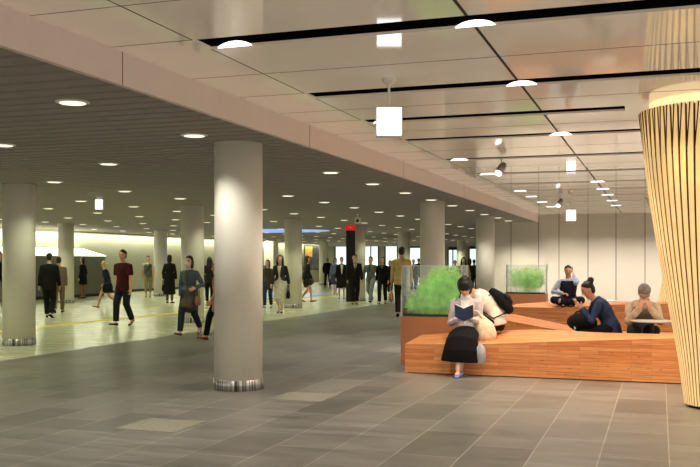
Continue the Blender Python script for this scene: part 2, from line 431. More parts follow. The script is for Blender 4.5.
# ================================================================ SMALL CEILING FIXTURES
def proj(p):
    q = V(p); d = q.dot(F_)
    return 350 + F * q.dot(R_) / d, HY - F * (q.z - HC) / d, d
proto = None; ROWS = [-4.78, -7.3, -9.82, -12.34, -14.86, -17.4, -19.9, -22.4]
RN = ['nearest the pale fascia', 'second from the pale fascia', 'third from the pale fascia', 'fourth from the pale fascia', 'fifth from the pale fascia', 'sixth from the pale fascia', 'seventh from the pale fascia', 'along the left wall']
lamp_spots = []
for j, X in enumerate(ROWS):
    for k in range(26):
        Y = 6.6 + 2.15 * k
        if k in (2, 5) and j == 0: pass
        if Y > 62 or (j == 0 and k == 2) or (j == 1 and k == 3): continue
        pos = V((X, Y, ZL - .002)); x, yy, d = proj(pos)
        if d < 2 or any((X - c.x) ** 2 + (Y - c.y) ** 2 < .5 ** 2 for c in COLS): continue
        dim = ((j * 7 + k * 3) % 5 == 0)
        lamp_spots.append((X, Y, d, x))
        if not (-5 < x < 555): continue
        if proto is None:
            proto = empty('downlight', pos)
            MB().lathe([(.115, -.012), (.145, -.006), (.145, .0)], 24).build('trim_ring', M['trimwhite'], proto)
            MB().lathe([(.11, -.016), (.112, -.0125)], 24).build('lens', M['white_lamp'], proto)
            o = proto
        else:
            o = copy_tree(proto)
        o.location = pos
        if dim:
            for ch in o.children:
                if ch.name.startswith('lens'):
                    ch.data = ch.data.copy(); ch.data.materials[0] = M['lamp_unlit']
        tag(o, ('dim' if dim else 'bright') + ' round downlight, ceiling row ' + RN[j] + (', near half' if Y < 22 else ', far half'), 'downlight', 'recessed downlights in the dark slatted ceiling')

def pendant_sign(p, w, h, top, zc, label, rod=True):
    rz = YAW
    t = empty('pendant_sign', (p.x, p.y, top), rz, label, 'sign')
    z = zc - top
    MB().box(-w / 2, w / 2, -.045, .045, z - h / 2, z + h / 2).build('housing', M['trimwhite'], t, bevel=.006)
    MB().box(-w / 2 + .01, w / 2 - .01, -.05, -.046, z - h / 2 + .012, z + h / 2 - .012).build('lit_face', M['sign'], t)
    if rod:
        MB().lathe([(.011, z + h / 2), (.011, -.03)], 12).build('rod', M['trimwhite'], t)
        MB().lathe([(.02, -.06), (.06, -.03), (.065, 0)], 24).build('ceiling_rose', M['trimwhite'], t)
pendant_sign(at(389, 8.03), .235, .265, ZH, zat(122.3, 8.03), 'lit white box sign hanging by a rod from glossy ceiling, nearest')
pendant_sign(at(570.5, 20.9), .235, .265, ZH, zat(215.5, 20.9), 'small lit white box sign hanging above the man on the phone')
pendant_sign(at(99.5, 19.2), .17, .22, ZL, zat(204.6, 19.2), 'small lit white sign under the dark slatted ceiling at left')
# spot lamps clipped in the slots
def spot_fixture(p, label):
    t = empty('ceiling_spotlight', (p.x, p.y, ZH), 0, label, 'spotlight')
    MB().lathe([(.012, -.12), (.012, 0)], 10).build('stem', M['trimwhite'], t)
    dr = V((-.35, -.55, -.75)).normalized(); c = V((0, 0, -.16))
    MB().loft([c - dr * .09, c - dr * .03, c + dr * .09], [.045, .06, .065], n=18, cap=.3).build('head', M['greymetal'], t, smooth=True)
    MB().loft([c + dr * .09, c + dr * .13], [.056, .052], n=18, cap=.2).build('lens', M['lamp_and_scallop'], t)
spot_fixture(at(501.5, depth_y(501.5, 14.2)), 'white adjustable spotlight hanging from a black ceiling slot, nearer one')
spot_fixture(at(560, depth_y(560, 22.8)), 'white adjustable spotlight beside far hanging sign, farther one')
# lamps inside the slots, their light scallops modelled as glowing domes
proto_s = None
for i, ys in enumerate(SLOTS):
    for X, on in ((SX + .2, i in (0, 2, 4, 5, 7, 8, 9, 10)), (-1.21, i in (0, 1, 3, 6, 7, 8, 9, 10))):
        if not on: continue
        if proto_s is None:
            proto_s = empty('lamp_and_scallop'); w = .14; KK = 14
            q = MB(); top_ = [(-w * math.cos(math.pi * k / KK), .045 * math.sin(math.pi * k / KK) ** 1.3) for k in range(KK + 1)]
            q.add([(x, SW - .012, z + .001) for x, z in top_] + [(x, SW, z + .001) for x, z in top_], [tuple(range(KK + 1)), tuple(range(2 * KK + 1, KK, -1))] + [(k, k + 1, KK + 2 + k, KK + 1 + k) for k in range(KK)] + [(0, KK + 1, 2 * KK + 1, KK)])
            q.build('lens', M['lamp_and_scallop'], proto_s)  # not a real lens: lamp scallop on the slot wall as glowing shape
            MB().box(-.06, .06, SW - .12, SW - .03, .12, .2).build('housing', M['darkmetal'], proto_s)
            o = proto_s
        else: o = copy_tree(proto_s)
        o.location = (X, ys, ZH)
        tag(o, 'lamp, modelled light-scallop %s of black ceiling slot %s' % ('at the left end' if X < -2 else 'midway at the long joint',
            ['nearest the camera', 'second from camera', 'third from camera', 'fourth from camera', 'fifth from camera', 'sixth from camera', 'seventh from camera', 'eighth from camera', 'ninth from camera', 'fourth before end wall', 'third before end wall', 'last'][i]), 'lamp', 'recessed lamps in the black ceiling slots')
# black info totem with red head, ceiling camera box
p = at(350.6, 33.6)
t = empty('info_totem', (p.x, p.y, 0), YAW, 'tall black totem with red top sign behind the man in dark suit', 'totem')
MB().box(-.17, .17, -.06, .06, 0, 2.64).build('post', M['totem'], t, bevel=.01)
MB().box(-.18, .18, -.07, .07, 2.64, ZL - .001).build('sign_head', M['red'], t)
q = MB(); q.box(-.09, .09, -.0745, -.0705, 2.735, 2.75); q.box(-.01, .01, -.0745, -.0705, 2.69, 2.8)
q.build('arrow_mark', M['trimwhite'], t)
p = at(357.5, 26)
t = empty('ceiling_camera', (p.x, p.y, ZL), YAW, 'white ceiling camera box hanging left of centre above red totem', 'camera')
MB().lathe([(.015, -.1), (.015, 0)], 10).build('stem', M['trimwhite'], t)
MB().box(-.085, .085, -.1, .1, -.27, -.1).build('housing', M['trimwhite'], t, bevel=.015)
MB().loft([(0, -.1, -.2), (0, -.13, -.2)], [.045, .04], n=16, cap=.2).build('lens', M['darkmetal'], t)
# blue light well and blue floor
p = at(272, 40)
q = MB()
n = 40
def disc(b, cx, cy, rx, ry, z0, z1):
    vs = [(cx + rx * math.cos(2 * math.pi * k / n), cy + ry * math.sin(2 * math.pi * k / n), z) for z in (z0, z1) for k in range(n)]
    b.add(vs, [tuple(range(n - 1, -1, -1)), tuple(n + k for k in range(n))] + [(k, (k + 1) % n, n + (k + 1) % n, n + k) for k in range(n)])
disc(q, 0, 0, 2.6, 2.2, -.012, 0)
q.build('blue_ceiling_light', M['blue']).location = (p.x, p.y, ZL - .001)
tag(bpy.data.objects['blue_ceiling_light'], 'large oval blue glowing ceiling light above the blue floor patch', 'ceiling light')
q = MB(); disc(q, 0, 0, 2.2, 3.6, 0, .006)
o = q.build('blue_floor_disc', M['bluefloor']); o.location = (p.x, p.y, .0005)
tag(o, 'large oval blue floor inlay under the blue ceiling light', 'floor inlay')
# floor hatches
def hatch(pxs, label):
    c = [floor_at(*q) for q in pxs]; m_ = sum(c, V((0, 0, 0))) / 4
    t = empty('floor_hatch', (m_.x, m_.y, 0), 0, label, 'floor hatch'); h = .29
    MB().box(-h, h, -h, h, .0005, .004).build('frame', M['greymetal'], t)
    MB().box(-h + .012, h - .012, -h + .012, h - .012, .004, .0055).build('cover', M['hatch'], t)
hatch([(123, 428), (155, 418), (199, 423), (167, 433)], 'pale square floor hatch on dark tiles in front of the large column')
hatch([(284, 398), (300, 393), (326, 396), (310, 401)], 'pale square floor hatch right of the large column foot')

# ================================================================ BENCHES
def bench(name, front, back, y0, y1, label, extra=None):
    t = empty(name, (front[0][0], y0, 0), 0, label, 'bench')
    ox = front[0][0]
    b = MB(); n1, n2 = len(front), len(back); D = y1 - y0
    def zi(pr, x):
        for (xa, za), (xb, zb) in zip(pr, pr[1:]):
            if xa <= x <= xb: return za + (zb - za) * (x - xa) / (xb - xa)
        return pr[-1][1]
    xs = sorted(set([x for x, _ in front] + [x for x, _ in back]))
    K = len(xs)
    vs = []
    for x in xs: vs += [(x - ox, 0, .012), (x - ox, 0, zi(front, x)), (x - ox, D, zi(back, x)), (x - ox, D, .012)]
    fs = []
    for i in range(K - 1):
        a, c = 4 * i, 4 * (i + 1)
        fs += [(a, c, c + 1, a + 1), (a + 1, c + 1, c + 2), (a + 1, c + 2, a + 2), (a + 2, c + 2, c + 3, a + 3), (a + 3, c + 3, c, a)]
    fs += [(0, 1, 2, 3), (4 * K - 1, 4 * K - 2, 4 * K - 3, 4 * K - 4)]
    b.add(vs, fs); b.build('body', M['wood'], t)
    MB().box(.03, xs[-1] - ox - .03, .03, D - .03, 0, .012).build('plinth', M['darkskirt'], t)
    return t
bench('wooden_bench', [(-3.2, .385), (-2.3, .405), (-1.45, .46), (.2, .555), (2.4, .56)],
      [(-3.2, .44), (-2.4, .51), (-1.6, .555), (-.7, .53), (2.4, .535)], 11.6, 12.5, 'long faceted orange wooden bench in front, where the reading woman sits')
bench('wooden_bench', [(-2.65, .60), (-2.3, .615), (-1.0, .40), (2.4, .40)], [(-2.65, .62), (-2.2, .63), (-.95, .40), (2.4, .40)], 13.6, 14.6,
      'middle wooden bench sloping down to the woman with hair bun')
t3 = bench('wooden_bench', [(-3.15, .475), (-1.95, .475), (-1.2, .55), (.13, .60), (2.4, .60)], [(-3.15, .50), (-2.3, .575), (.2, .60), (2.4, .60)], 20.1, 21.0,
      'rear wooden bench in front of the man on the phone and far fern case')

def planter(x0, y0, w, dp, zb, zt, label):
    t = empty('planter_case', (x0, y0, 0), 0, label, 'planter')
    MB().box(0, w, 0, dp, 0, zb).build('box', M['corten'], t, bevel=.006)
    g = .012; ins = .012
    for (a, b_, c, d_) in ((ins, w - ins, ins, ins + g), (ins, w - ins, dp - ins - g, dp - ins), (ins, ins + g, ins + g, dp - ins - g), (w - ins - g, w - ins, ins + g, dp - ins - g)):
        o = MB().box(a, b_, c, d_, zb, zt).build('glass_panel', M['glass'], t)
    e = MB(); q = .007
    for xx in (ins, w - ins - q):
        for yy in (ins, dp - ins - q): e.box(xx - .001, xx + q, yy - .001, yy + q, zb, zt + .002)
    for yy in (ins, dp - ins - g): e.box(ins, w - ins, yy - .001, yy + g + .001, zt, zt + .006)
    for xx in (ins, w - ins - g): e.box(xx, xx + g, ins, dp - ins, zt, zt + .006)
    e.build('glass_edge', M['glassedge'], t)
    MB().box(.03, w - .03, .03, dp - .03, zb - .02, zb + .03).build('soil', M['darkskirt'], t)
def fern(x0, y0, w, dp, zb, h, prof, n, m, label, seed):
    rnd = random.Random(seed)
    b = MB()
    def blade(p, q, wd):
        d = (q - p); s_ = V((rnd.uniform(-1, 1), rnd.uniform(-1, 1), rnd.uniform(-.4, .4)))
        s_ = d.cross(s_)
        if s_.length < 1e-9: return
        s_.normalize(); s_ *= wd
        b.add([p - s_, p + s_, q], [(0, 1, 2)])
    for i in range(n):
        u = rnd.random() ** .8; u = min(1, max(0, u))
        hm = prof(u) * h
        if hm < .05: continue
        p = V((w * (.2 + .75 * u) * .6 + w * .3 * rnd.random(), dp * rnd.uniform(.3, .7), 0))
        tip = V((w * u + rnd.gauss(0, .03), dp * rnd.uniform(.12, .88), hm * (1 - .65 * rnd.random() ** 1.6)))
        mid = (p + tip) / 2 + V((0, 0, .12 * hm)) ; prev = p
        K = 9
        for k in range(1, K + 1):
            s = k / K; c = p * (1 - s) ** 2 + mid * 2 * s * (1 - s) + tip * s * s
            c.z -= .05 * h * max(0, s - .75) * 2
            c.x = min(max(c.x, .03), w - .03); c.y = min(max(c.y, .03), dp - .03)
            blade(prev, c, .0022)
            if s > .25:
                for _ in range(7):
                    dr = V((rnd.uniform(-1, 1), rnd.uniform(-1, 1), rnd.uniform(-.6, .7))).normalized() * rnd.uniform(.03, .065)
                    e = c + dr; e.x = min(max(e.x, .028), w - .028); e.y = min(max(e.y, .028), dp - .028); e.z = min(max(e.z, .0), h)
                    blade(c, e, .0026)
            prev = c
    o = b.build('fern', m, fix=False); o.location = (x0, y0, zb)
    tag(o, label, 'plant')
# near case
px0, py0 = -3.525, 12.55; pw, pd = .905, .45
planter(px0, py0, pw, pd, .69, 1.413, 'nearer brown planter with glass case behind the reading woman')
def pr1(u): return min(1, .34 + 1.5 * max(0, u - .05)) if u < .5 else (1.0 if u < .9 else .85)
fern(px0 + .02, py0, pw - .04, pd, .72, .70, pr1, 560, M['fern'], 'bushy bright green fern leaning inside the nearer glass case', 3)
qx = at(505, depth_y(505, 22)).x
planter(qx, 22.0, .98, .45, .70, 1.415, 'farther brown planter with glass case behind the rear bench')
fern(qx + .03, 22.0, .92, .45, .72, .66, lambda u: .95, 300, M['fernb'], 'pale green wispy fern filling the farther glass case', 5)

# round tables
def round_table(p, r, z, label):
    t = empty('round_table', (p.x, p.y, 0), 0, label, 'table')
    MB().lathe([(r - .015, z - .025), (r, z - .018), (r, z - .004), (r - .006, z)], 40).build('tabletop', [M['tabletop']], t)
    MB().lathe([(.03, .02), (.03, z - .025)], 16).build('pole', M['darkmetal'], t)
    MB().lathe([(.15, 0), (.15, .012), (.05, .022)], 32).build('base', M['darkmetal'], t)
    return t
round_table(at(652, 12.6), .285, .66, 'round pale side table on black pole where the grey haired man leans')
round_table(at(604, 18.2), .27, .70, 'small round table just behind the woman with hair bun')

# ================================================================ SLATTED COLUMNS
def slat_column(c, prof, N1, tw1, tw2, label, lampe):
    t = empty('slatted_column', (c.x, c.y, 0), 0, label, 'column')
    def pt(r, a, z): return V((r * math.cos(a), r * math.sin(a), z))
    def rad(z):
        for (za, ra), (zb, rb) in zip(prof, prof[1:]):
            if za <= z <= zb: return ra + (rb - ra) * (z - za) / (zb - za)
        return prof[-1][1]
    z0, z1 = prof[0][0], prof[-1][0]
    b = MB(); K = 14; pitch = 2 * math.pi / N1
    for k in range(N1):
        a0 = pitch * k
        for s in range(K):
            za, zb = z0 + (z1 - z0) * s / K, z0 + (z1 - z0) * (s + 1) / K
            aa, ab = a0 + tw1 * s / K, a0 + tw1 * (s + 1) / K; hw = pitch * .395
            ra, rb = rad(za), rad(zb)
            b.add([pt(ra - .022, aa - hw, za), pt(ra - .022, aa + hw, za), pt(ra, aa + hw * .93, za), pt(ra, aa - hw * .93, za),
                   pt(rb - .022, ab - hw, zb), pt(rb - .022, ab + hw, zb), pt(rb, ab + hw * .93, zb), pt(rb, ab - hw * .93, zb)],
                  [(2, 3, 7, 6)] + ([(3, 2, 1, 0)] if s == 0 else []) + ([(4, 5, 6, 7)] if s == K - 1 else []))
            o_ = len(b.v) - 8
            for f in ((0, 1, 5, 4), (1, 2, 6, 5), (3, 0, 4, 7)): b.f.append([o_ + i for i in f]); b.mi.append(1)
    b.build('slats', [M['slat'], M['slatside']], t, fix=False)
    b = MB()
    for k in range(N1):                                             # thin crossing laths near the top
        a1 = pitch * (k + .5) + tw1 * .84; a2 = pitch * (k + 1) + tw1
        zA = z0 + (z1 - z0) * .84
        b.bar(pt(rad(zA) - .006, a1, zA), pt(rad(z1) + .001, a2, z1), .011, .014, (math.cos(a2), math.sin(a2), 0))
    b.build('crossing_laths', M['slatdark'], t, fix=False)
    MB().lathe([(rad(z) - .034, z) for z in [z0 + .01 + (z1 - z0 - .02) * i_ / 14 for i_ in range(15)]], 64).build('gap_shade_shell', M['slatdark'], t, smooth=False)  # dark lining added so gaps between slats look shaded
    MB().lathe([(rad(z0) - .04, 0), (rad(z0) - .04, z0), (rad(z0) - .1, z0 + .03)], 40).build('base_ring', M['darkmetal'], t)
    MB().lathe([(rad(z1) - .1, z1 - .04), (rad(z1) - .1, ZH - .002)], 48).build('top_collar', M['collar_glow'], t)

slat_column(at(716, 9.2), [(.03, .305), (.13, .318), (.53, .37), (.91, .44), (1.64, .572), (2.25, .665), (3.0, .745)], 58, .12, -.9,
            'large warm lit column of pale wooden slats flaring toward ceiling at right edge', [(.3, 30), (1.0, 30), (1.8, 40), (2.6, 60)])
slat_column(at(682, 21.2), [(.03, .64), (.7, .50), (1.1, .43), (1.45, .415), (1.8, .44), (2.2, .53), (3.0, .80)], 48, .5, -.5,
            'farther lit hourglass slatted column partly hidden behind the large one', [(.4, 60), (1.4, 30), (2.6, 60)])

# ================================================================ PEOPLE
def ik(a, tgt, l1, l2, pole):
    d = tgt - a; L = d.length
    mx = (l1 + l2) * .998
    if L > mx: tgt = a + d * (mx / L); d = tgt - a; L = mx
    t = d.normalized(); x = (l1 * l1 - l2 * l2 + L * L) / (2 * L); h = math.sqrt(max(1e-6, l1 * l1 - x * x))
    p = pole - t * pole.dot(t)
    if p.length < 1e-4: p = t.orthogonal()
    return a + t * x + p.normalized() * h, tgt
def walk(st=1.0, lead=1, arm=1.0, **k):
    """lead=+1: right foot forward"""
    d = dict(pel=(0, 0, .115 + math.sqrt(.842 ** 2 - (.29 * st) ** 2)), lean=3, bend=3)
    fr = ((.085, .29 * st, .095), 12 * st); rr = ((.085, -.29 * st, .09 + .075 * st), -38 * st)
    L_, R2 = (rr, fr) if lead > 0 else (fr, rr)
    d['ankL'] = (-L_[0][0], L_[0][1], L_[0][2]); d['ankR'] = R2[0]; d['pitL'] = L_[1]; d['pitR'] = R2[1]
    s = lead * arm * st
    d['wrL'] = (-.24, .20 * s + .03, .82 + .05 * max(0, s)); d['wrR'] = (.24, -.20 * s + .03, .82 + .05 * max(0, -s))
    d.update(k); return d
def stand(**k):
    d = dict(pel=(0, 0, .948), lean=1, bend=2, ankL=(-.09, .01, .085), ankR=(.09, -.01, .085), pitL=0, pitR=0, wrL=(-.235, .05, .86), wrR=(.235, .05, .86))
    d.update(k); return d

def person(label, px=None, foot=None, head=None, face=0, pose=None, fem=False, top=None, bottom=None, skirt=None, shoes=(30, 26, 24),
           hair='short', haircol='hair', skin='skin', near=False, depth=None, loc=None, s=None, extras=()):
    P = pose or stand()
    vox = .0065 if near else .011
    if loc is None:
        d = depth or F * HC / (foot - HY); loc = at(px, d)
        hgt = zat(head, d)
    else: hgt = None
    tocam = V((-loc.x, -loc.y, 0)).normalized(); rt = V((-tocam.y, tocam.x, 0))
    if rt.dot(R_) < 0: rt = -rt
    fa = math.radians(face); fw = tocam * math.cos(fa) + rt * math.sin(fa)
    th = math.atan2(-fw.x, fw.y)
    # skeleton
    pel = V(P['pel']); lean = math.radians(P.get('lean', 0)); bend = math.radians(P.get('bend', 0)); sl = math.radians(P.get('side', 0))
    tw = math.radians(P.get('twist', 0)); rv = V((math.cos(tw), math.sin(tw), 0))
    pts = [pel]; STEP = .02
    for i in range(40):
        a = lean + bend * (i * STEP / .5)
        pts.append(pts[-1] + V((math.sin(sl), math.sin(a), math.cos(a))).normalized() * STEP)
    dn = V((0, -math.sin(lean), -math.cos(lean))) if P.get('sit') is None else V((0, 0, -1))
    def sp(d_):
        if d_ < 0: return pel + dn * (-d_)
        i = int(d_ / STEP); f = d_ / STEP - i
        return pts[i].lerp(pts[i + 1], f)
    neck = sp(.50); nu = (sp(.5) - sp(.44)).normalized()
    hp = math.radians(P.get('hpitch', 0)); hy = math.radians(P.get('hyaw', 0))
    hf = V((math.sin(hy) * math.cos(hp), math.cos(hy) * math.cos(hp), -math.sin(hp))); hu = V((math.sin(hy) * math.sin(hp), math.cos(hy) * math.sin(hp), math.cos(hp)))
    hr = hf.cross(hu)
    hc = neck + nu * .055 + hu * .105
    H = lambda x, y, z: hc + hr * x + hf * y + hu * z
    w = .158 if fem else .178
    shs = {-1: neck - nu * .075 - rv * w, 1: neck - nu * .075 + rv * w}
    arms = {}
    for sg, k in ((-1, 'wrL'), (1, 'wrR')):
        pole = V(P.get('pole' + k[-1], (sg * .5, -.8, -.4)))
        arms[sg] = (shs[sg],) + ik(shs[sg], V(P[k]), .285, .25, pole)
    legs = {}
    for sg, k in ((-1, 'ankL'), (1, 'ankR')):
        h = pel + V((sg * .09, 0, -.02)); legs[sg] = (h,) + ik(h, V(P[k]), .43, .42, V(P.get('kp' + k[-1], (sg * .1, 1, 0))))
    topz = (hc + hu * .12).z
    if s is None: s = (hgt / topz) if hgt else 1.0
    root = empty('person', loc, th, label, 'person', s=s)
    # ---- body
    B = MB()
    if fem: TR = [(-.10, .11, .09), (-.04, .165, .115), (.04, .165, .115), (.16, .122, .09), (.30, .142, .108), (.39, .15, .098), (.45, .115, .075), (.5, .052, .055)]
    else: TR = [(-.10, .11, .09), (-.04, .16, .112), (.04, .16, .115), (.16, .142, .10), (.30, .165, .115), (.39, .175, .108), (.45, .135, .08), (.5, .058, .06)]
    B.loft([sp(d_) for d_, _, _ in TR], [(a, b_) for _, a, b_ in TR], rv, 18)
    nr = .048 if fem else .055
    B.loft([neck - nu * .03, neck + nu * .03, hc - hu * .05 - hf * .01], [nr * 1.15, nr, nr * .97], hr, 14)
    HR = [(-.113, .030, .030, .052), (-.095, .047, .05, .035), (-.06, .06, .075, .018), (-.02, .069, .088, .008), (.03, .073, .095, 0), (.07, .068, .088, -.004), (.1, .048, .062, -.006), (.114, .022, .03, -.006)]
    B.loft([H(0, yo, z) for z, a, b_, yo in HR], [(a, b_) for z, a, b_, yo in HR], hr, 18)
    B.loft([H(0, .09, .02), H(0, .105, -.012), H(0, .112, -.028)], [.009, .012, .014], hr, 8)
    for sg in (-1, 1):
        B.loft([H(sg * .072, -.008, .025), H(sg * .077, -.012, 0), H(sg * .073, -.005, -.03)], [(.008, .018), (.009, .02), (.007, .012)], hr, 8)
        sh, el, wr = arms[sg]
        f = .9 if fem else 1.0
        B.loft([sh - rv * sg * .03, sh, sh.lerp(el, .5), el, el.lerp(wr, .35), wr], [.05 * f, .053 * f, .046 * f, .039 * f, .039 * f, .026 * f], (0, 1, 0), 12)
        # hand
        hd = V(P.get('hd' + ('L' if sg < 0 else 'R'), (0, 0, 0)))
        hd = hd.normalized() if hd.length else (wr - el).normalized()
        pn = V(P.get('pn' + ('L' if sg < 0 else 'R'), (-sg, 0, 0)))       # palm normal
        pn = (pn - hd * pn.dot(hd)); pn = pn.normalized() if pn.length > 1e-3 else hd.orthogonal()
        sd = hd.cross(pn)                                              # across the palm
        tsgn = 1 if sd.dot(V(P.get('thumb' + ('L' if sg < 0 else 'R'), (0, 1, .2)))) > 0 else -1
        B.loft([wr - hd * .01, wr + hd * .035, wr + hd * .085], [(.027, .019), (.038, .016), (.041, .013)], sd, 12)
        curl = P.get('curl', .55)
        for i, ln in enumerate((.062, .072, .078, .07)):
            base = wr + hd * .08 + sd * (tsgn * (-.031 + .0207 * i))
            d0 = (hd + sd * tsgn * (-.09 + .06 * i)).normalized(); p = [base]; a = 0
            for seg in (.45, .3, .25):
                a += curl
                p.append(p[-1] + (d0 * math.cos(a) + pn * math.sin(a)) * ln * seg)
            B.loft(p, [.0092, .0088, .0082, .0068], sd, 8)
        tb = wr + hd * .025 + sd * tsgn * .03; td = (hd * .65 + sd * tsgn * .75 + pn * .35).normalized()
        B.loft([tb, tb + td * .035, tb + td * .035 + (td + hd * .6 + pn * .2).normalized() * .03], [.013, .0105, .008], pn, 8)
        # leg
        hj, kn, an = legs[sg]; g = .94 if fem else 1
        B.loft([hj + V((0, 0, .02)), hj.lerp(kn, .15), hj.lerp(kn, .55), kn, kn.lerp(an, .3), kn.lerp(an, .65), an], [.085 * g, .088 * g, .072 * g, .054 * g, .056 * g, .043 * g, .034 * g], (1, 0, 0), 14)
        pt_ = math.radians(P.get('pit' + ('L' if sg < 0 else 'R'), 0)); fy = math.radians(P.get('toe', 8)) * sg
        fd = V((math.sin(fy) * math.cos(pt_), math.cos(fy) * math.cos(pt_), math.sin(pt_))); fu = V((-math.sin(fy) * math.sin(pt_), -math.cos(fy) * math.sin(pt_), math.cos(pt_)))
        fs = fd.cross(fu)
        Q = lambda u, z: an + fd * u + fu * z
        B.loft([Q(-.035, -.045), Q(.02, -.04), Q(.08, -.05), Q(.15, -.058)], [(.026, .026), (.032, .038), (.036, .024), (.03, .014)], fs, 12)
        if shoes:
            S = MB()
            S.loft([Q(-.055, -.055), Q(.0, -.05), Q(.07, -.056), Q(.14, -.064), Q(.185, -.068)], [(.029, .028), (.035, .034), (.041, .027), (.039, .019), (.024, .013)], fs, 14)
            S.build('shoe', cloth(shoes), root, smooth=True)
    body = B.build('body', M[skin], root, remesh=vox, smoothit=2)
    # ---- clothing
    cv = .011 if near else .016
    if top:
        T = MB(); lo = top.get('loose', .016); hem = top.get('hem', -.10); tr = [x for x in TR if x[0] > max(hem, -.05) + .01]
        hr_ = top.get('hemr', TR[1][1] + .006)
        ring = [(hem, hr_, hr_ * .72)] + tr[:-1] + [(.485, .072, .066)]
        T.loft([sp(d_) for d_, _, _ in ring], [(a + lo, b_ + lo) for _, a, b_ in ring], rv, 20, cap=.15)
        sl_ = top.get('sleeve', 1.0)
        for sg in (-1, 1):
            sh, el, wr = arms[sg]; f = .92 if fem else 1
            if sl_ >= .95: pp = [sh - rv * sg * .04, sh, sh.lerp(el, .5), el, el.lerp(wr, .5), el.lerp(wr, .96)]; rr_ = [.055, .06, .054, .05, .046, .04]
            elif sl_ > 0: pp = [sh - rv * sg * .04, sh, sh.lerp(el, sl_ * .5), sh.lerp(el, sl_)]; rr_ = [.055, .06, .06, .061]
            else: pp = None
            if sl_ >= .95: T.ball(el, .05 * f + lo * .5)
            if pp: T.loft(pp, [(r_ * f + lo * .35) for r_ in rr_], (0, 1, 0), 14, cap=.15)
        o = T.build(top.get('name', 'jacket'), cloth(top['c']), root, remesh=cv, smoothit=1)
        def chest(d_, x, out):                                  # point on the chest surface
            for (d0, a0, b0), (d1, a1, b1) in zip(ring, ring[1:]):
                if d0 <= d_ <= d1:
                    f = (d_ - d0) / (d1 - d0); a = a0 + (a1 - a0) * f + lo; b_ = b0 + (b1 - b0) * f + lo; break
            fwd = rv.cross((sp(min(.5, d_ + .02)) - sp(max(0, d_ - .02))).normalized()) * -1
            if fwd.y < 0: fwd = -fwd
            return sp(d_) + rv * x + fwd * (b_ * math.sqrt(max(.05, 1 - (x / a) ** 2)) + out)
        if top.get('vee'):
            Q = MB(); Lv = top.get('veelen', .26); rows = 7
            vs = []
            for i in range(rows + 1):
                d_ = .478 - Lv * i / rows; hw = .052 * (1 - i / rows) + .006
                for x in (-hw, -hw / 2, 0, hw / 2, hw): vs.append(chest(d_, x, .014))
            Q.add(vs, [(r * 5 + c, r * 5 + c + 1, r * 5 + c + 6, r * 5 + c + 5) for r in range(rows) for c in range(4)])
            Q.build('shirt_front', cloth(top['vee']), o, smooth=True)
            if top.get('tie'):
                Q = MB(); vs = []
                for i in range(rows + 1):
                    d_ = .46 - Lv * .92 * i / rows; hw = .012 + .014 * i / rows
                    for x in (-hw, 0, hw): vs.append(chest(d_, x, .019))
                Q.add(vs, [(r * 3 + c, r * 3 + c + 1, r * 3 + c + 4, r * 3 + c + 3) for r in range(rows) for c in range(2)])
                Q.build('tie', cloth(top['tie']), o, smooth=True)
        if top.get('strap'):                                     # cross body strap
            Q = MB(); rows = 10; vs = []
            for i in range(rows + 1):
                f = i / rows; d_ = .46 - .42 * f; x = -.09 + .21 * f
                for dx in (-.018, .018): vs.append(chest(d_, x + dx, .012))
            Q.add(vs, [(r * 2, r * 2 + 1, r * 2 + 3, r * 2 + 2) for r in range(rows)])
            Q.build('strap', cloth(top['strap']), o)
        if top.get('collar'):
            Q = MB(); Q.loft([sp(.46), neck + nu * .035], [(.078, .075), (.062, .064)], rv, 18, cap=.1).build('collar', cloth(top['collar']), o, smooth=True)
        if top.get('vest'):
            Q = MB(); rg = [x for x in ring if x[0] < .47]
            Q.loft([sp(d_) for d_, _, _ in rg], [(a + lo + .008, b_ + lo + .008) for _, a, b_ in rg], rv, 20, cap=.1).build('vest', cloth(top['vest']), root, remesh=cv, smoothit=1)
    if bottom:
        T = MB(); lo = bottom.get('loose', .012); ln = bottom.get('len', 1.0)
        rg = [x for x in TR if x[0] <= .16]
        T.loft([sp(d_) for d_, _, _ in rg], [(a + lo, b_ + lo) for _, a, b_ in rg], rv, 18, cap=.3)
        for sg in (-1, 1):
            hj, kn, an = legs[sg]
            if ln > .5: pp = [hj + V((0, 0, .02)), hj.lerp(kn, .15), hj.lerp(kn, .55), kn, kn.lerp(an, .4), kn.lerp(an, (ln - .5) * 1.94)]; rr_ = [.085, .088, .076, .062, .058, .05]
            else: pp = [hj + V((0, 0, .02)), hj.lerp(kn, .15), hj.lerp(kn, ln * 2)]; rr_ = [.088, .092, .085]
            T.loft(pp, [r_ + lo for r_ in rr_], (1, 0, 0), 14, cap=.1)
            if ln > .5: T.ball(kn, .066 + lo)
        T.build(bottom.get('name', 'trousers'), cloth(bottom['c']), root, remesh=cv, smoothit=1)
    if skirt:
        T = MB()
        if 'pts' in skirt: pp, rr_ = [V(p) for p in skirt['pts']], skirt['r']
        else:
            hz = skirt['hem']; fl = skirt.get('flare', .22); km = (legs[-1][1] + legs[1][1]) / 2; am = (legs[-1][2] + legs[1][2]) / 2
            spread = abs(legs[-1][1].y - legs[1][1].y) / 2
            pb = V((0, (km.y if hz > .4 else (km.y + am.y) / 2), hz)); p0 = sp(.14)
            pp = [p0, sp(.0), sp(-.1), (sp(-.1) + pb) / 2, pb]
            rr_ = [(.14, .11), (.185, .14), (.19, .15), ((.19 + fl) / 2, (.15 + fl * .85) / 2 + spread * .4), (fl, fl * .85 + spread * .35)]
        T.loft(pp, rr_, rv, 22, cap=.1)
        T.build(skirt.get('name', 'skirt'), cloth(skirt['c']), root, remesh=cv, smoothit=1)
    # ---- hair
    hm = M[haircol]; A = MB()
    def hl(b, rows): b.loft([H(0, yo, z) for z, a, b_, yo in rows], [(a, b_) for z, a, b_, yo in rows], hr, 18)
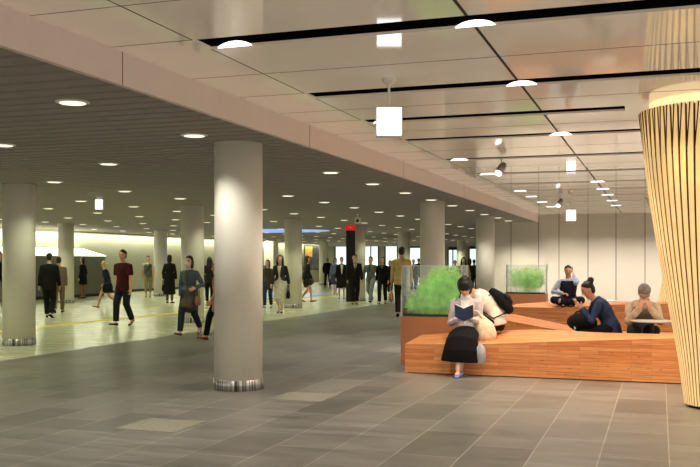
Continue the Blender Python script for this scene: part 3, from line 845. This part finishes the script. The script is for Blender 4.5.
    SH = [(-.055, .062, .045, -.045), (-.02, .075, .06, -.042), (.02, .08, .07, -.034), (.055, .081, .088, -.014), (.085, .074, .09, -.003), (.11, .055, .066, -.006), (.124, .028, .035, -.008)]
    if hair == 'bald': SH = None
    if hair in ('short', 'bun', 'long', 'bob', 'bangs'):
        hl(A, SH)
    if hair in ('bangs',):
        hl(A, [(.015, .08, .045, .066), (.05, .09, .06, .055), (.1, .08, .06, .03)])
        hl(A, [(-.12, .085, .055, -.035), (-.03, .105, .075, -.03), (.04, .108, .09, -.02), (.09, .095, .10, -.004), (.135, .06, .065, -.004)])
    if hair == 'bob': hl(A, [(-.13, .082, .06, -.04), (-.07, .093, .07, -.03), (0, .093, .075, -.026), (.05, .087, .088, -.014), (.09, .07, .085, -.004)])
    if hair == 'long':
        A.loft([H(0, -.03, .05), H(0, -.05, -.04), H(0, -.055, -.12), H(0, -.075, -.22), H(0, -.085, -.32)], [(.088, .08), (.095, .06), (.1, .05), (.11, .045), (.09, .03)], hr, 16)
        for sg in (-1, 1): A.loft([H(sg * .07, .02, .05), H(sg * .085, .02, -.05), H(sg * .09, .03, -.16), H(sg * .085, .045, -.25)], [.022, .028, .03, .02], hr, 10)
    if hair == 'bun':
        A.ball(H(0, -.085, .115), .052, n=14); A.ball(H(0, -.06, .085), .05, n=12)
    if SH: A.build('hair', hm, root, remesh=.012 if near else .015, smoothit=2)
    if hair == 'hat':
        A2 = MB(); A2.loft([H(0, -.01, .05), H(0, -.01, .06), H(0, -.01, .065)], [(.15, .16), (.155, .165), (.1, .11)], hr, 20, cap=.1)
        A2.loft([H(0, -.01, .06), H(0, -.01, .1), H(0, -.01, .14)], [(.092, .105), (.085, .1), (.065, .075)], hr, 20, cap=.3)
        A2.build('hat', cloth((214, 196, 150)), root, smooth=True)
    if hair == 'cap':
        A2 = MB(); A2.loft([H(0, -.012, .03), H(0, -.01, .07), H(0, -.01, .11), H(0, -.012, .135)], [(.088, .104), (.088, .102), (.066, .08), (.03, .04)], hr, 20, cap=.3)
        A2.loft([H(0, .06, .045), H(0, .12, .035)], [(.07, .008), (.06, .006)], hr, 14, cap=.3)
        A2.build('cap', cloth((138, 130, 124)), root, smooth=True)
    # ---- face
    if abs(((face + math.degrees(hy) * 0 + 180) % 360) - 180) < 115:
        for sg in (-1, 1):
            MB().ball(H(sg * .031, .087, .012), .011, .007, .006, 10, (hr, hf, hu)).build('eye', M['eye'], body, smooth=True)
            MB().loft([H(sg * .016, .094, .03), H(sg * .046, .084, .032)], [(.004, .004), (.003, .003)], hu, 6).build('eyebrow', M['hair'] if haircol != 'hair_grey' else M['hair_grey'], body)
        MB().ball(H(0, .091, -.058), .02, .008, .006, 10, (hr, hf, hu)).build('mouth', M['lip'], body, smooth=True)
    if 'mask' in extras:
        MB().loft([H(0, .05, -.09), H(0, .056, -.055), H(0, .052, -.02)], [(.05, .06), (.062, .065), (.05, .056)], hr, 16, cap=.2).build('face_mask', cloth((222, 214, 214)), root, smooth=True)
    mtx = Matrix.Translation(loc) @ Matrix.Rotation(th, 4, 'Z') @ Matrix.Scale(s, 4)
    return dict(root=root, m=mtx, arms=arms, hf=hf, hc=hc, neck=neck, sp=sp, th=th, s=s, legs=legs)

def bag(P, pos, w, h, dp, c, label, name='handbag', strap=.16, rz=0, top=.75, cat='bag'):
    """a soft bag whose handles meet at pos (person's local coordinates)"""
    p = P['m'] @ V(pos)
    t = empty(name, (p.x, p.y, p.z - (strap + h) * P['s']), P['th'] + rz, label, cat, s=P['s'])
    q = MB(); q.loft([(0, 0, .01), (0, 0, h * .3), (0, 0, h * .7), (0, 0, h)], [(dp * .42, w * .46), (dp * .5, w * .5), (dp * .42, w * .48), (dp * .2, w * .5 * top)], (1, 0, 0), 18, cap=.3)
    q.build('pouch', cloth(c), t, smooth=True)
    for sx in (-1, 1):
        pts = [V((sx * dp * .15, w * .28 * math.cos(a) , h * .96 + strap * math.sin(a))) for a in [math.pi * k / 10 for k in range(11)]]
        MB().loft(pts, [.009] * 11, (1, 0, 0), 8).build('handle', cloth(tuple(int(x * .8) for x in c)), t, smooth=True)
    return t

BLK = (26, 25, 25); NAVY = (36, 40, 56); GRY = (92, 90, 84)
# --- left hall, near to far
person('man in burgundy short sleeved shirt and dark trousers striding across pale floor', 124, 325.5, 250, -38, walk(.62, 1, .35), top=dict(c=(64, 26, 26), sleeve=.75, hem=-.14, name='shirt', loose=.026), bottom=dict(c=(34, 34, 36), loose=.016), shoes=(32, 26, 22), near=True)
P = person('woman in denim jacket over grey dress and jeans walking, face masked', 190, 335, 256, -25, walk(1.05, 1, .3, wrL=(-.2, .2, 1.0)), True, top=dict(c=(84, 96, 104), hem=.06, name='jacket', vee=(80, 72, 64), veelen=.40),
       bottom=dict(c=(46, 52, 62)), skirt=dict(c=(86, 78, 68), hem=.54, flare=.2, name='dress'), shoes=(92, 84, 76), hair='bob', haircol='hair_brown', skin='skin_pale', near=True, extras=('mask',))
bag(P, (-.27, .2, 1.0), .24, .2, .1, (150, 112, 84), 'tan shoulder bag held by the woman in denim jacket')
person('person in beige coat and red shoes mostly hidden behind the large column', 218.5, 340, 263, -80, walk(.9, 1), True, top=dict(c=(176, 136, 100), hem=-.28, hemr=.2, name='coat'), bottom=dict(c=(30, 28, 28)), shoes=(150, 40, 36), hair='bob')
person('man in black suit seen from behind beside the slim left column', 49, 318, 253, 165, walk(.5, -1), top=dict(c=BLK, hem=-.16, loose=.022, collar=(170, 168, 160)), bottom=dict(c=BLK, loose=.018))
P = person('person in grey brown jacket walking partly behind the black suit man', 58.5, 313, 257, 170, walk(.5, 1, .5), top=dict(c=(120, 104, 86), hem=-.12), bottom=dict(c=(120, 100, 76)), haircol='hair_brown')
bag(P, (-.2, .05, .80), .3, .26, .1, (46, 34, 28), 'dark brown bag carried beside the black suit man')
person('dark clothed person cut by the left photo edge beyond second column', -3.5, 316, 250.5, 90, walk(.7, 1), top=dict(c=BLK, hem=-.2), bottom=dict(c=(120, 116, 104)))
person('dark coated person standing far off before the grey stair enclosure', 83, 298.5, 257.5, -120, stand(), True, top=dict(c=BLK, hem=-.34, hemr=.2, name='coat'), bottom=dict(c=(140, 112, 92), loose=.0), hair='bob')
P = person('woman in straw hat and navy top walking on bare legs', 108, 308, 261.5, -105, walk(1.15, -1, .6, lean=12), True, top=dict(c=NAVY, hem=-.1), skirt=dict(c=(150, 132, 110), hem=.66, flare=.19, name='shorts'), hair='hat', shoes=(120, 84, 60), skin='skin')
bag(P, (-.24, -.05, 1.12), .38, .3, .16, (24, 24, 28), 'big black shoulder bag of the woman in straw hat', strap=.25)
person('man in white shirt with crossbody bag strap and khaki trousers', 148, 297.5, 256, 5, walk(.35, 1), top=dict(c=(190, 188, 170), sleeve=.8, hem=-.1, vest=(98, 98, 86), strap=(30, 30, 28), name='shirt'), bottom=dict(c=(140, 128, 88), len=.85))
P = person('person in ankle length black coat seen from behind', 169.5, 303, 255, 160, stand(), True, top=dict(c=BLK, hem=-.62, hemr=.21, name='coat', loose=.02), bottom=dict(c=(110, 96, 80), loose=0), hair='bob')
bag(P, (-.24, .05, .82), .28, .24, .1, (22, 22, 22), 'black handbag held by the person in long black coat')
person('dark clothed person seen just left of the large front column', 209.5, 303.5, 257, 175, stand(), True, top=dict(c=(36, 34, 32), hem=-.2), bottom=dict(c=BLK), hair='long')
# --- middle group
person('woman in grey brown jacket and dark jeans walking left of white dress woman', 268, 308, 260, -15, walk(.45, 1), True, top=dict(c=(76, 68, 56), hem=-.2, vee=(60, 52, 48)), bottom=dict(c=(52, 58, 68)), hair='bob', skin='skin_pale')
P = person('long haired woman in white dress and dark cardigan walking', 280.5, 313, 255, -15, walk(.6, -1), True, top=dict(c=(58, 54, 50), hem=-.02, vee=(214, 206, 186), veelen=.42), skirt=dict(c=(212, 204, 184), hem=.40, flare=.2, name='dress'), hair='long', skin='skin_pale', bottom=dict(c=(212, 204, 184), len=.8), shoes=(26, 24, 24), near=True)
bag(P, (-.25, .05, .83), .3, .24, .1, (28, 26, 26), 'black handbag held by the long haired woman in white dress')
P = person('person in dark jacket and skirt stepping right beside the middle column', 306.5, 302, 256, 80, walk(.7, 1), True, top=dict(c=(58, 58, 62), hem=-.12), skirt=dict(c=(44, 42, 44), hem=.62, flare=.2), hair='bob')
person('grey haired man in black suit standing far off', 327.5, 287.5, 257.8, 175, stand(ankL=(-.15, 0, .085), ankR=(.15, 0, .085)), top=dict(c=BLK, hem=-.14, loose=.024), bottom=dict(c=BLK), haircol='hair_grey')
person('person in grey blue coat close behind the white blouse woman', 335, 294.5, 258, 20, walk(.4), True, top=dict(c=(104, 112, 122), hem=-.15), skirt=dict(c=(60, 62, 70), hem=.5), hair='bob')
person('woman in white blouse, black cardigan and black skirt', 341.5, 299, 257, 5, walk(.4, -1), True, top=dict(c=BLK, hem=-.04, vee=(226, 220, 204), veelen=.4), skirt=dict(c=BLK, hem=.48, flare=.23), hair='short', skin='skin_pale')
person('man in black suit and tie walking in front of the black totem', 354.5, 304.5, 254.3, 8, walk(.5, 1), top=dict(c=BLK, hem=-.16, loose=.022, vee=(206, 202, 190), tie=(60, 56, 64)), bottom=dict(c=BLK, loose=.016), near=True)
person('man in grey jacket and pale jeans striding', 371, 302.5, 256.6, -22, walk(1, -1), top=dict(c=(96, 98, 90), hem=-.14, vee=(60, 60, 56)), bottom=dict(c=(136, 140, 138)), near=True)
P = person('woman in black top and black trousers beside the grey jacket man', 382.5, 304, 257, -8, walk(.7, 1), True, top=dict(c=BLK, hem=-.14, vee=(120, 100, 92), veelen=.12), bottom=dict(c=BLK), hair='bob', skin='skin_pale', near=True)
bag(P, (-.27, .05, .95), .2, .2, .08, (120, 32, 34), 'small dark red bag of the woman in black', strap=.1)
P = person('man in tan yellow jacket walking away, dark trousers', 401.5, 317, 247, 178, walk(.35, 1), top=dict(c=(196, 172, 108), hem=-.14, loose=.024), bottom=dict(c=(38, 34, 32)), hair='short', haircol='hair_brown', near=True)
bag(P, (-.25, .0, .80), .3, .26, .12, (172, 138, 92), 'light brown bag held by the man in tan jacket')
person('distant person in black left of the tan jacket man', 390, None, 260.5, 10, walk(.4), True, top=dict(c=BLK, hem=-.3), bottom=dict(c=BLK), depth=42, hair='bob')
person('distant person in dark suit right of the tan jacket man', 413.5, None, 259.5, 0, walk(.4), top=dict(c=BLK, vee=(190, 188, 180)), bottom=dict(c=BLK), depth=46)
person('distant person in dark clothes directly beside the column behind fern case', 418.5, None, 258.5, 20, walk(.4, -1), top=dict(c=(34, 36, 40)), bottom=dict(c=BLK), depth=50)
person('distant dark suited person with white shirt between two big columns', 455, None, 260.3, 0, stand(), top=dict(c=BLK, vee=(206, 202, 192)), bottom=dict(c=BLK), depth=40)
person('long haired pale faced woman standing behind the reading woman, beige top', 463.5, None, 257.3, 0, stand(), True, top=dict(c=(176, 148, 120), hem=-.1), bottom=dict(c=BLK), depth=33, hair='long', skin='skin_pale')
person('distant person in black right of the pale faced woman', 469.5, None, 258.5, 170, stand(), True, top=dict(c=BLK, hem=-.3), bottom=dict(c=BLK), depth=36, hair='bob')
person('distant person in black at the edge of the column between fern cases', 474, None, 259.5, 160, stand(), top=dict(c=(30, 30, 32), hem=-.2), bottom=dict(c=BLK), depth=43)

# --- reading woman on the front bench
lr = V((at(463.5, 11.92).x, 11.93, 0))
P = person('woman in grey cardigan and black skirt reading a book on front bench', loc=lr, face=-6, s=.97, fem=True, near=True, skin='skin_pale', hair='bangs', shoes=None,
    pose=dict(pel=(0, 0, .545), sit=1, lean=4, bend=10, ankL=(.02, .44, .10), ankR=(.05, .56, .085), pitL=-10, pitR=-4, toe=2, wrL=(-.085, .27, .755), wrR=(.07, .27, .745),
              poleL=(-.35, -.3, -1), poleR=(.35, -.3, -1), kpL=(.15, 1, .2), kpR=(-.15, 1, .2), hpitch=36, hdL=(.75, .25, .25), hdR=(-.75, .25, .25), pnL=(.1, -.5, .6), pnR=(-.1, -.5, .6), thumbL=(0, 0, 1), thumbR=(0, 0, 1), curl=.5),
    top=dict(c=(196, 184, 186), hem=-.06, name='cardigan', vee=(240, 236, 232), veelen=.34, collar=(240, 236, 232), loose=.014),
    skirt=dict(c=(22, 20, 22), pts=[(0, 0, .66), (0, .0, .56), (0, .14, .535), (.0, .32, .525), (.01, .45, .46), (.015, .50, .34), (.02, .50, .20)], r=[(.14, .11), (.18, .12), (.195, .112), (.205, .112), (.215, .112), (.235, .10), (.265, .088)]))
for sg, an in ((-1, P['legs'][-1][2]), (1, P['legs'][1][2])):
    q = MB(); fd = V((0, 1, 0)).normalized(); Q = lambda u, z: an + fd * u + V((0, 0, z))
    q.loft([Q(-.055, -.06), Q(.0, -.055), Q(.07, -.06), Q(.14, -.064), Q(.185, -.068)], [(.029, .022), (.037, .028), (.042, .026), (.04, .019), (.024, .013)], (1, 0, 0), 14)
    q.build('shoe', cloth((112, 122, 178)), P['root'], smooth=True)
# book
c = P['m'] @ V((-.01, .36, .81))
t = empty('open_book', c, P['th'], 'open blue covered book held by the reading woman', 'book')
for sg in (-1, 1):
    q = MB(); pv = []
    ang = math.radians(28)
    ux = V((sg * math.cos(ang), -math.sin(ang) * .55, .0)); uz = V((0, .45, .89)); un = V((0, .89, -.45))
    for (a, b_) in ((0, 0), (.135, .0), (.135, 1), (0, 1)):
        for dz in (0, .004): pv.append(ux * a + uz * ((b_ - .5) * .19 + .06 * a / .135) + un * dz)
    q.add(pv, [(0, 2, 4, 6), (7, 5, 3, 1), (0, 1, 3, 2), (2, 3, 5, 4), (4, 5, 7, 6), (6, 7, 1, 0)])
    q.build('cover', cloth((74, 92, 136) if sg > 0 else (66, 84, 112)), t)
    q = MB(); pv = []
    for (a, b_) in ((0, .03), (.13, .03), (.13, 1.03), (0, 1.03)):
        for dz in (-.001, -.012): pv.append(ux * a + uz * ((b_ - .5) * .182 + .06 * a / .135) + un * dz)
    q.add(pv, [(0, 2, 4, 6), (7, 5, 3, 1), (0, 1, 3, 2), (2, 3, 5, 4), (4, 5, 7, 6), (6, 7, 1, 0)])
    q.build('pages', cloth((236, 232, 224)), t)
# tote and small grey bag
p = at(483, 11.88)
t = empty('tote_bag', (p.x + .02, p.y + .06, .42), .25, 'cream canvas tote bag resting on bench beside the reading woman', 'bag')
q = MB(); q.loft([(0, 0, .02), (.0, 0, .1), (-.02, 0, .2), (-.09, 0, .33)], [(.14, .075), (.15, .085), (.13, .07), (.06, .03)], (1, 0, 0), 20, cap=.3)
q.build('pouch', cloth((226, 206, 176)), t, smooth=True)
q = MB(); q.loft([(-.04, -.03, .3), (-.1, -.05, .4), (-.15, -.03, .42), (-.13, .02, .3)], [.011] * 4, (0, 1, 0), 8).build('strap', cloth((216, 196, 166)), t, smooth=True)
p = at(480.5, 11.55)
t = empty('drawstring_bag', (p.x, p.y, .19), 0, 'small light grey bag hanging over the bench front below cream tote', 'bag')
MB().loft([(0, 0, 0), (0, -.0, .09), (0, 0, .18), (0, .01, .225)], [(.055, .04), (.07, .048), (.06, .04), (.025, .018)], (1, 0, 0), 16, cap=.5).build('pouch', cloth((172, 170, 172)), t, smooth=True)
MB().loft([(0, .01, .225), (0, .06, .25), (.02, .14, .24)], [.006] * 3, (1, 0, 0), 8).build('strap', cloth((150, 148, 150)), t, smooth=True)

# --- bending person with backpack
lb = V((at(497, 12.5).x, 12.28, 0))
P = person('person in cream top bending forward with black backpack behind reading woman', loc=lb, face=-92, s=1.0, near=True, hair='short',
    pose=dict(pel=(0, -.03, .66), sit=1, lean=22, bend=34, ankL=(-.1, .25, .3), ankR=(.1, .3, .28), wrL=(-.16, .42, .72), wrR=(.16, .42, .72), hpitch=150),
    top=dict(c=(232, 218, 200), hem=-.04, loose=.03, name='sweater'), bottom=dict(c=(30, 28, 30)))
for ch in list(P['root'].children): pass
bp = P['m'] @ (P['sp'](.30) + V((0, -.20, .04)))
t = empty('backpack', bp, P['th'], 'black backpack worn by the bending person in cream top', 'backpack')
tl = Matrix.Rotation(-math.radians(42), 4, 'X')
q = MB(); q.loft([tl @ V((0, 0, -.20)), tl @ V((0, -.015, -.1)), tl @ V((0, -.015, .05)), tl @ V((0, 0, .17))], [(.12, .06), (.14, .085), (.135, .08), (.09, .05)], (1, 0, 0), 20, cap=.5)
q.build('pouch', cloth((22, 21, 24)), t, smooth=True)
q = MB(); q.loft([tl @ V((0, -.09, -.13)), tl @ V((0, -.11, -.06)), tl @ V((0, -.095, .02))], [(.08, .02), (.1, .028), (.085, .02)], (1, 0, 0), 14, cap=.5)
q.build('front_pocket', cloth((40, 39, 44)), t, smooth=True)
for sg in (-1, 1):
    MB().loft([tl @ V((sg * .1, .04, .14)), tl @ V((sg * .15, .16, .16)), tl @ V((sg * .185, .27, .05)), tl @ V((sg * .19, .22, -.12)), tl @ V((sg * .13, .05, -.18))], [(.018, .008)] * 5, (1, 0, 0), 8).build('strap', cloth((26, 25, 28)), t, smooth=True)

# --- woman with hair bun
lw = V((at(612, 13.4).x, 13.78, 0))
P = person('woman with hair bun in navy denim jacket sitting and looking at phone', loc=lw, face=-80, s=1.0, fem=True, near=True, hair='bun', skin='skin', shoes=(30, 28, 28),
    pose=dict(pel=(0, 0, .50), sit=1, lean=16, bend=30, ankL=(-.42, .34, .10), ankR=(-.26, .46, .10), wrL=(-.07, .43, .79), wrR=(.07, .42, .78), poleL=(-.6, -.3, -.8), poleR=(.6, -.3, -.8), hpitch=24,
              hdL=(.2, .7, .5), hdR=(-.2, .7, .5), pnL=(.9, 0, .3), pnR=(-.9, 0, .3), curl=.6, thumbL=(0, .3, 1), thumbR=(0, .3, 1)),
    top=dict(c=(54, 66, 98), hem=-.10, hemr=.19, loose=.024, name='jacket'), bottom=dict(c=(22, 22, 26), loose=.016))
c = P['m'] @ V((0, .52, .87))
t = empty('smartphone', c, P['th'], 'pale phone held in both hands by the woman with hair bun', 'phone')
ph = Matrix.Rotation(math.radians(-28), 4, 'X')
q = MB(); q.box(-.036, .036, -.005, .005, -.07, .07); q.v = [tuple(ph @ V(v)) for v in q.v]; q.build('case', cloth((190, 184, 178)), t, bevel=.004)
q = MB(); q.box(-.032, .032, -.0065, -.0051, -.064, .064); q.v = [tuple(ph @ V(v)) for v in q.v]; q.build('screen', M['darkmetal'], t)
c = P['m'] @ V((0.02, .42, .56))
t = empty('duffel_bag', c, P['th'], 'large black bag on the lap of the woman with hair bun', 'bag')
q = MB(); q.loft([(-.2, 0, 0), (-.15, 0, .02), (0, .0, .02), (.15, 0, .02), (.2, 0, 0)], [(.17, .10), (.2, .135), (.2, .14), (.2, .135), (.17, .10)], (0, 1, 0), 20, cap=.4)
q.build('pouch', cloth((20, 19, 21)), t, smooth=True)
q = MB(); q.loft([(.15, -.12, .1), (.17, -.05, .17), (.17, .05, .17), (.15, .12, .1)], [.012] * 4, (1, 0, 0), 8).build('handle', cloth((26, 25, 26)), t, smooth=True)
q = MB(); q.box(-.012, .012, .0, .006, -.035, .015)
q.v = [(-.205 + v[1] * -1, .13 + v[0], v[2] - .03) for v in q.v]; q.build('tag', cloth((220, 220, 220)), t)

# --- grey haired man leaning at the table
le = V((at(641, 13.25).x, 13.78, 0))
P = person('grey capped man in grey vest resting his face in his hands at table', loc=le, face=8, s=1.0, near=True, hair='cap', haircol='hair_grey', skin='skin',
    pose=dict(pel=(0, -.05, .49), sit=1, lean=24, bend=20, ankL=(-.12, .36, .085), ankR=(.12, .36, .085), wrL=(-.062, .42, .83), wrR=(.066, .42, .83), poleL=(-.35, .6, -1), poleR=(.35, .6, -1), hpitch=36,
              hdL=(.3, -.1, 1), hdR=(-.3, -.1, 1), pnL=(.35, -1, 0), pnR=(-.35, -1, 0), thumbL=(-1, 0, 0), thumbR=(1, 0, 0), curl=.2),
    top=dict(c=(196, 172, 144), hem=-.08, loose=.022, name='shirt', vest=(122, 114, 106)), bottom=dict(c=(60, 58, 58)))
# folded coat / scarf bundle on the table edge
# --- man on the phone behind the rear bench
lm = V((at(567.5, 19.9).x, 20.56, 0))
P = person('man in dark vest over pale blue shirt holding a phone to his ear', loc=lm, face=-4, s=1.0, near=True, hair='short', skin='skin',
    pose=dict(pel=(0, 0, .615), sit=1, lean=3, bend=6, ankL=(.10, .26, .57), ankR=(-.10, .22, .57), kpL=(-1, .55, .2), kpR=(1, .55, .2), wrL=(-.135, .13, 1.165), wrR=(.1, .26, .78), poleL=(-.35, .5, -1), poleR=(.9, -.2, -.3), hpitch=6, hyaw=-4,
              hdL=(.3, 0, 1), pnL=(1, 0, 0), thumbL=(0, 1, .2), curl=.5, hdR=(-.8, .4, 0), pnR=(0, 0, -1)),
    top=dict(c=(168, 182, 208), hem=-.05, loose=.02, name='shirt', vest=(40, 40, 52)), bottom=dict(c=(34, 36, 48), loose=.02))
c = P['m'] @ V((-.097, .09, 1.31))
t = empty('mobile_phone', c, P['th'], 'dark phone held to the ear of the man behind rear bench', 'phone')
q = MB(); q.box(-.006, .006, -.03, .03, -.06, .06); q.build('case', M['darkmetal'], t, bevel=.003)

# ================================================================ LIGHTS
def spot(p, e, col, ang=120, blend=.7, size=.08):
    l = bpy.data.lights.new('spot_beam', 'SPOT'); l.energy = e; l.color = col; l.spot_size = math.radians(ang); l.spot_blend = blend; l.shadow_soft_size = size
    o = bpy.data.objects.new('spot_beam', l); C.objects.link(o); o.location = p; return o
GREEN = (.93, 1.0, .66); WARM = (1.0, .89, .77)
for X, Y, d, x in lamp_spots:
    if Y > 45 and (int(Y) % 2): continue
    if any((X - c.x) ** 2 + (Y - c.y) ** 2 < .5 for c in COLS): continue
    if not (-250 < x < 900) : continue
    col = (1, .96, .86) if X > -5 and Y < 26 else GREEN
    e = 105 if X < -9 else 75
    if X > -5: e = 150
    if X < -22: e *= .35
    if any((X - c.x) ** 2 + (Y - c.y) ** 2 < 1.2 for c in COLS): e *= .5
    spot((X, Y, ZL - .03), e * (1.6 if Y > 45 else 1), col)
for X in (-4.78, -7.3):
    for Y in (-1, 2.3, 4.45): spot((X, Y, ZL - .03), 12, (1, .95, .78))
for i, ys in enumerate(SLOTS):
    for X in (SX + .2, -1.21, 1.5):
        if i in (1, 3, 6, 9) and X == SX + .2: continue
        spot((X, ys, ZH - .01), 120 if ys > 9 else 85, WARM, 115, .6, .05)
for X in (-2.5, 0.5):
    for Y in (1.5, 4): spot((X, Y, ZH - .02), 85, WARM, 120)
# accent spots over the benches
for x, y, e in ((-2.0, 11.0, 120), (-.4, 11.2, 110), (1.2, 10.8, 60), (-1.2, 17.5, 150), (0, 17.5, 150)):
    spot((x, y, ZH - .02), e, (1, .82, .62), 95, .6, .06)
for a in range(6):
    spot(at(716, 9.2) + V((1.05 * math.cos(a * 1.047), 1.05 * math.sin(a * 1.047), ZH - .03)), 60, (1, .76, .45), 80, .8, .05)  # added warm spots, no fixtures, for the light pool round the slatted column
# wall washers: cove above the left wall and along the end wall
def area(loc, rot, sx, sy, e, col):
    l = bpy.data.lights.new('cove_light', 'AREA'); l.shape = 'RECTANGLE'; l.size = sx; l.size_y = sy; l.energy = e; l.color = col
    o = bpy.data.objects.new('cove_light', l); C.objects.link(o); o.location = loc; o.rotation_euler = rot; return o
area((XL + .2, 39, ZL - .02), (0, math.radians(-12), 0), .12, 52, 900, (.97, 1, .74))
for x in (-4.6, -3.2, -1.7, -.2, 1.3, 2.8): spot((x, YE - 1.3, (ZL if x < FX else ZH) - .03), 380, (1, .92, .8), 130, 1, .1)
area((-26, 70, ZL - .05), (0, 0, 0), 14, 8, 500, (.95, 1, .8))
w = bpy.data.worlds.new('ambient'); bpy.context.scene.world = w; w.use_nodes = True
w.node_tree.nodes['Background'].inputs[0].default_value = (1, .94, .80, 1); w.node_tree.nodes['Background'].inputs[1].default_value = 1.0

# ================================================================ CAMERA
cam = bpy.data.cameras.new('camera'); co = bpy.data.objects.new('camera', cam); C.objects.link(co)
cam.sensor_width = 36; cam.lens = 36 * F / 700; cam.shift_y = (HY - 233.5) / 700
cam.clip_end = 300
co.location = (0, 0, HC); co.rotation_euler = (math.pi / 2, 0, YAW)
sc = bpy.context.scene; sc.camera = co
sc.view_settings.view_transform = 'Standard'; sc.view_settings.look = 'None'; sc.view_settings.exposure = .22
sc.cycles.max_bounces = 8; sc.cycles.transparent_max_bounces = 12
sc.cycles.use_denoising = True
sc.cycles.sample_clamp_indirect = 4
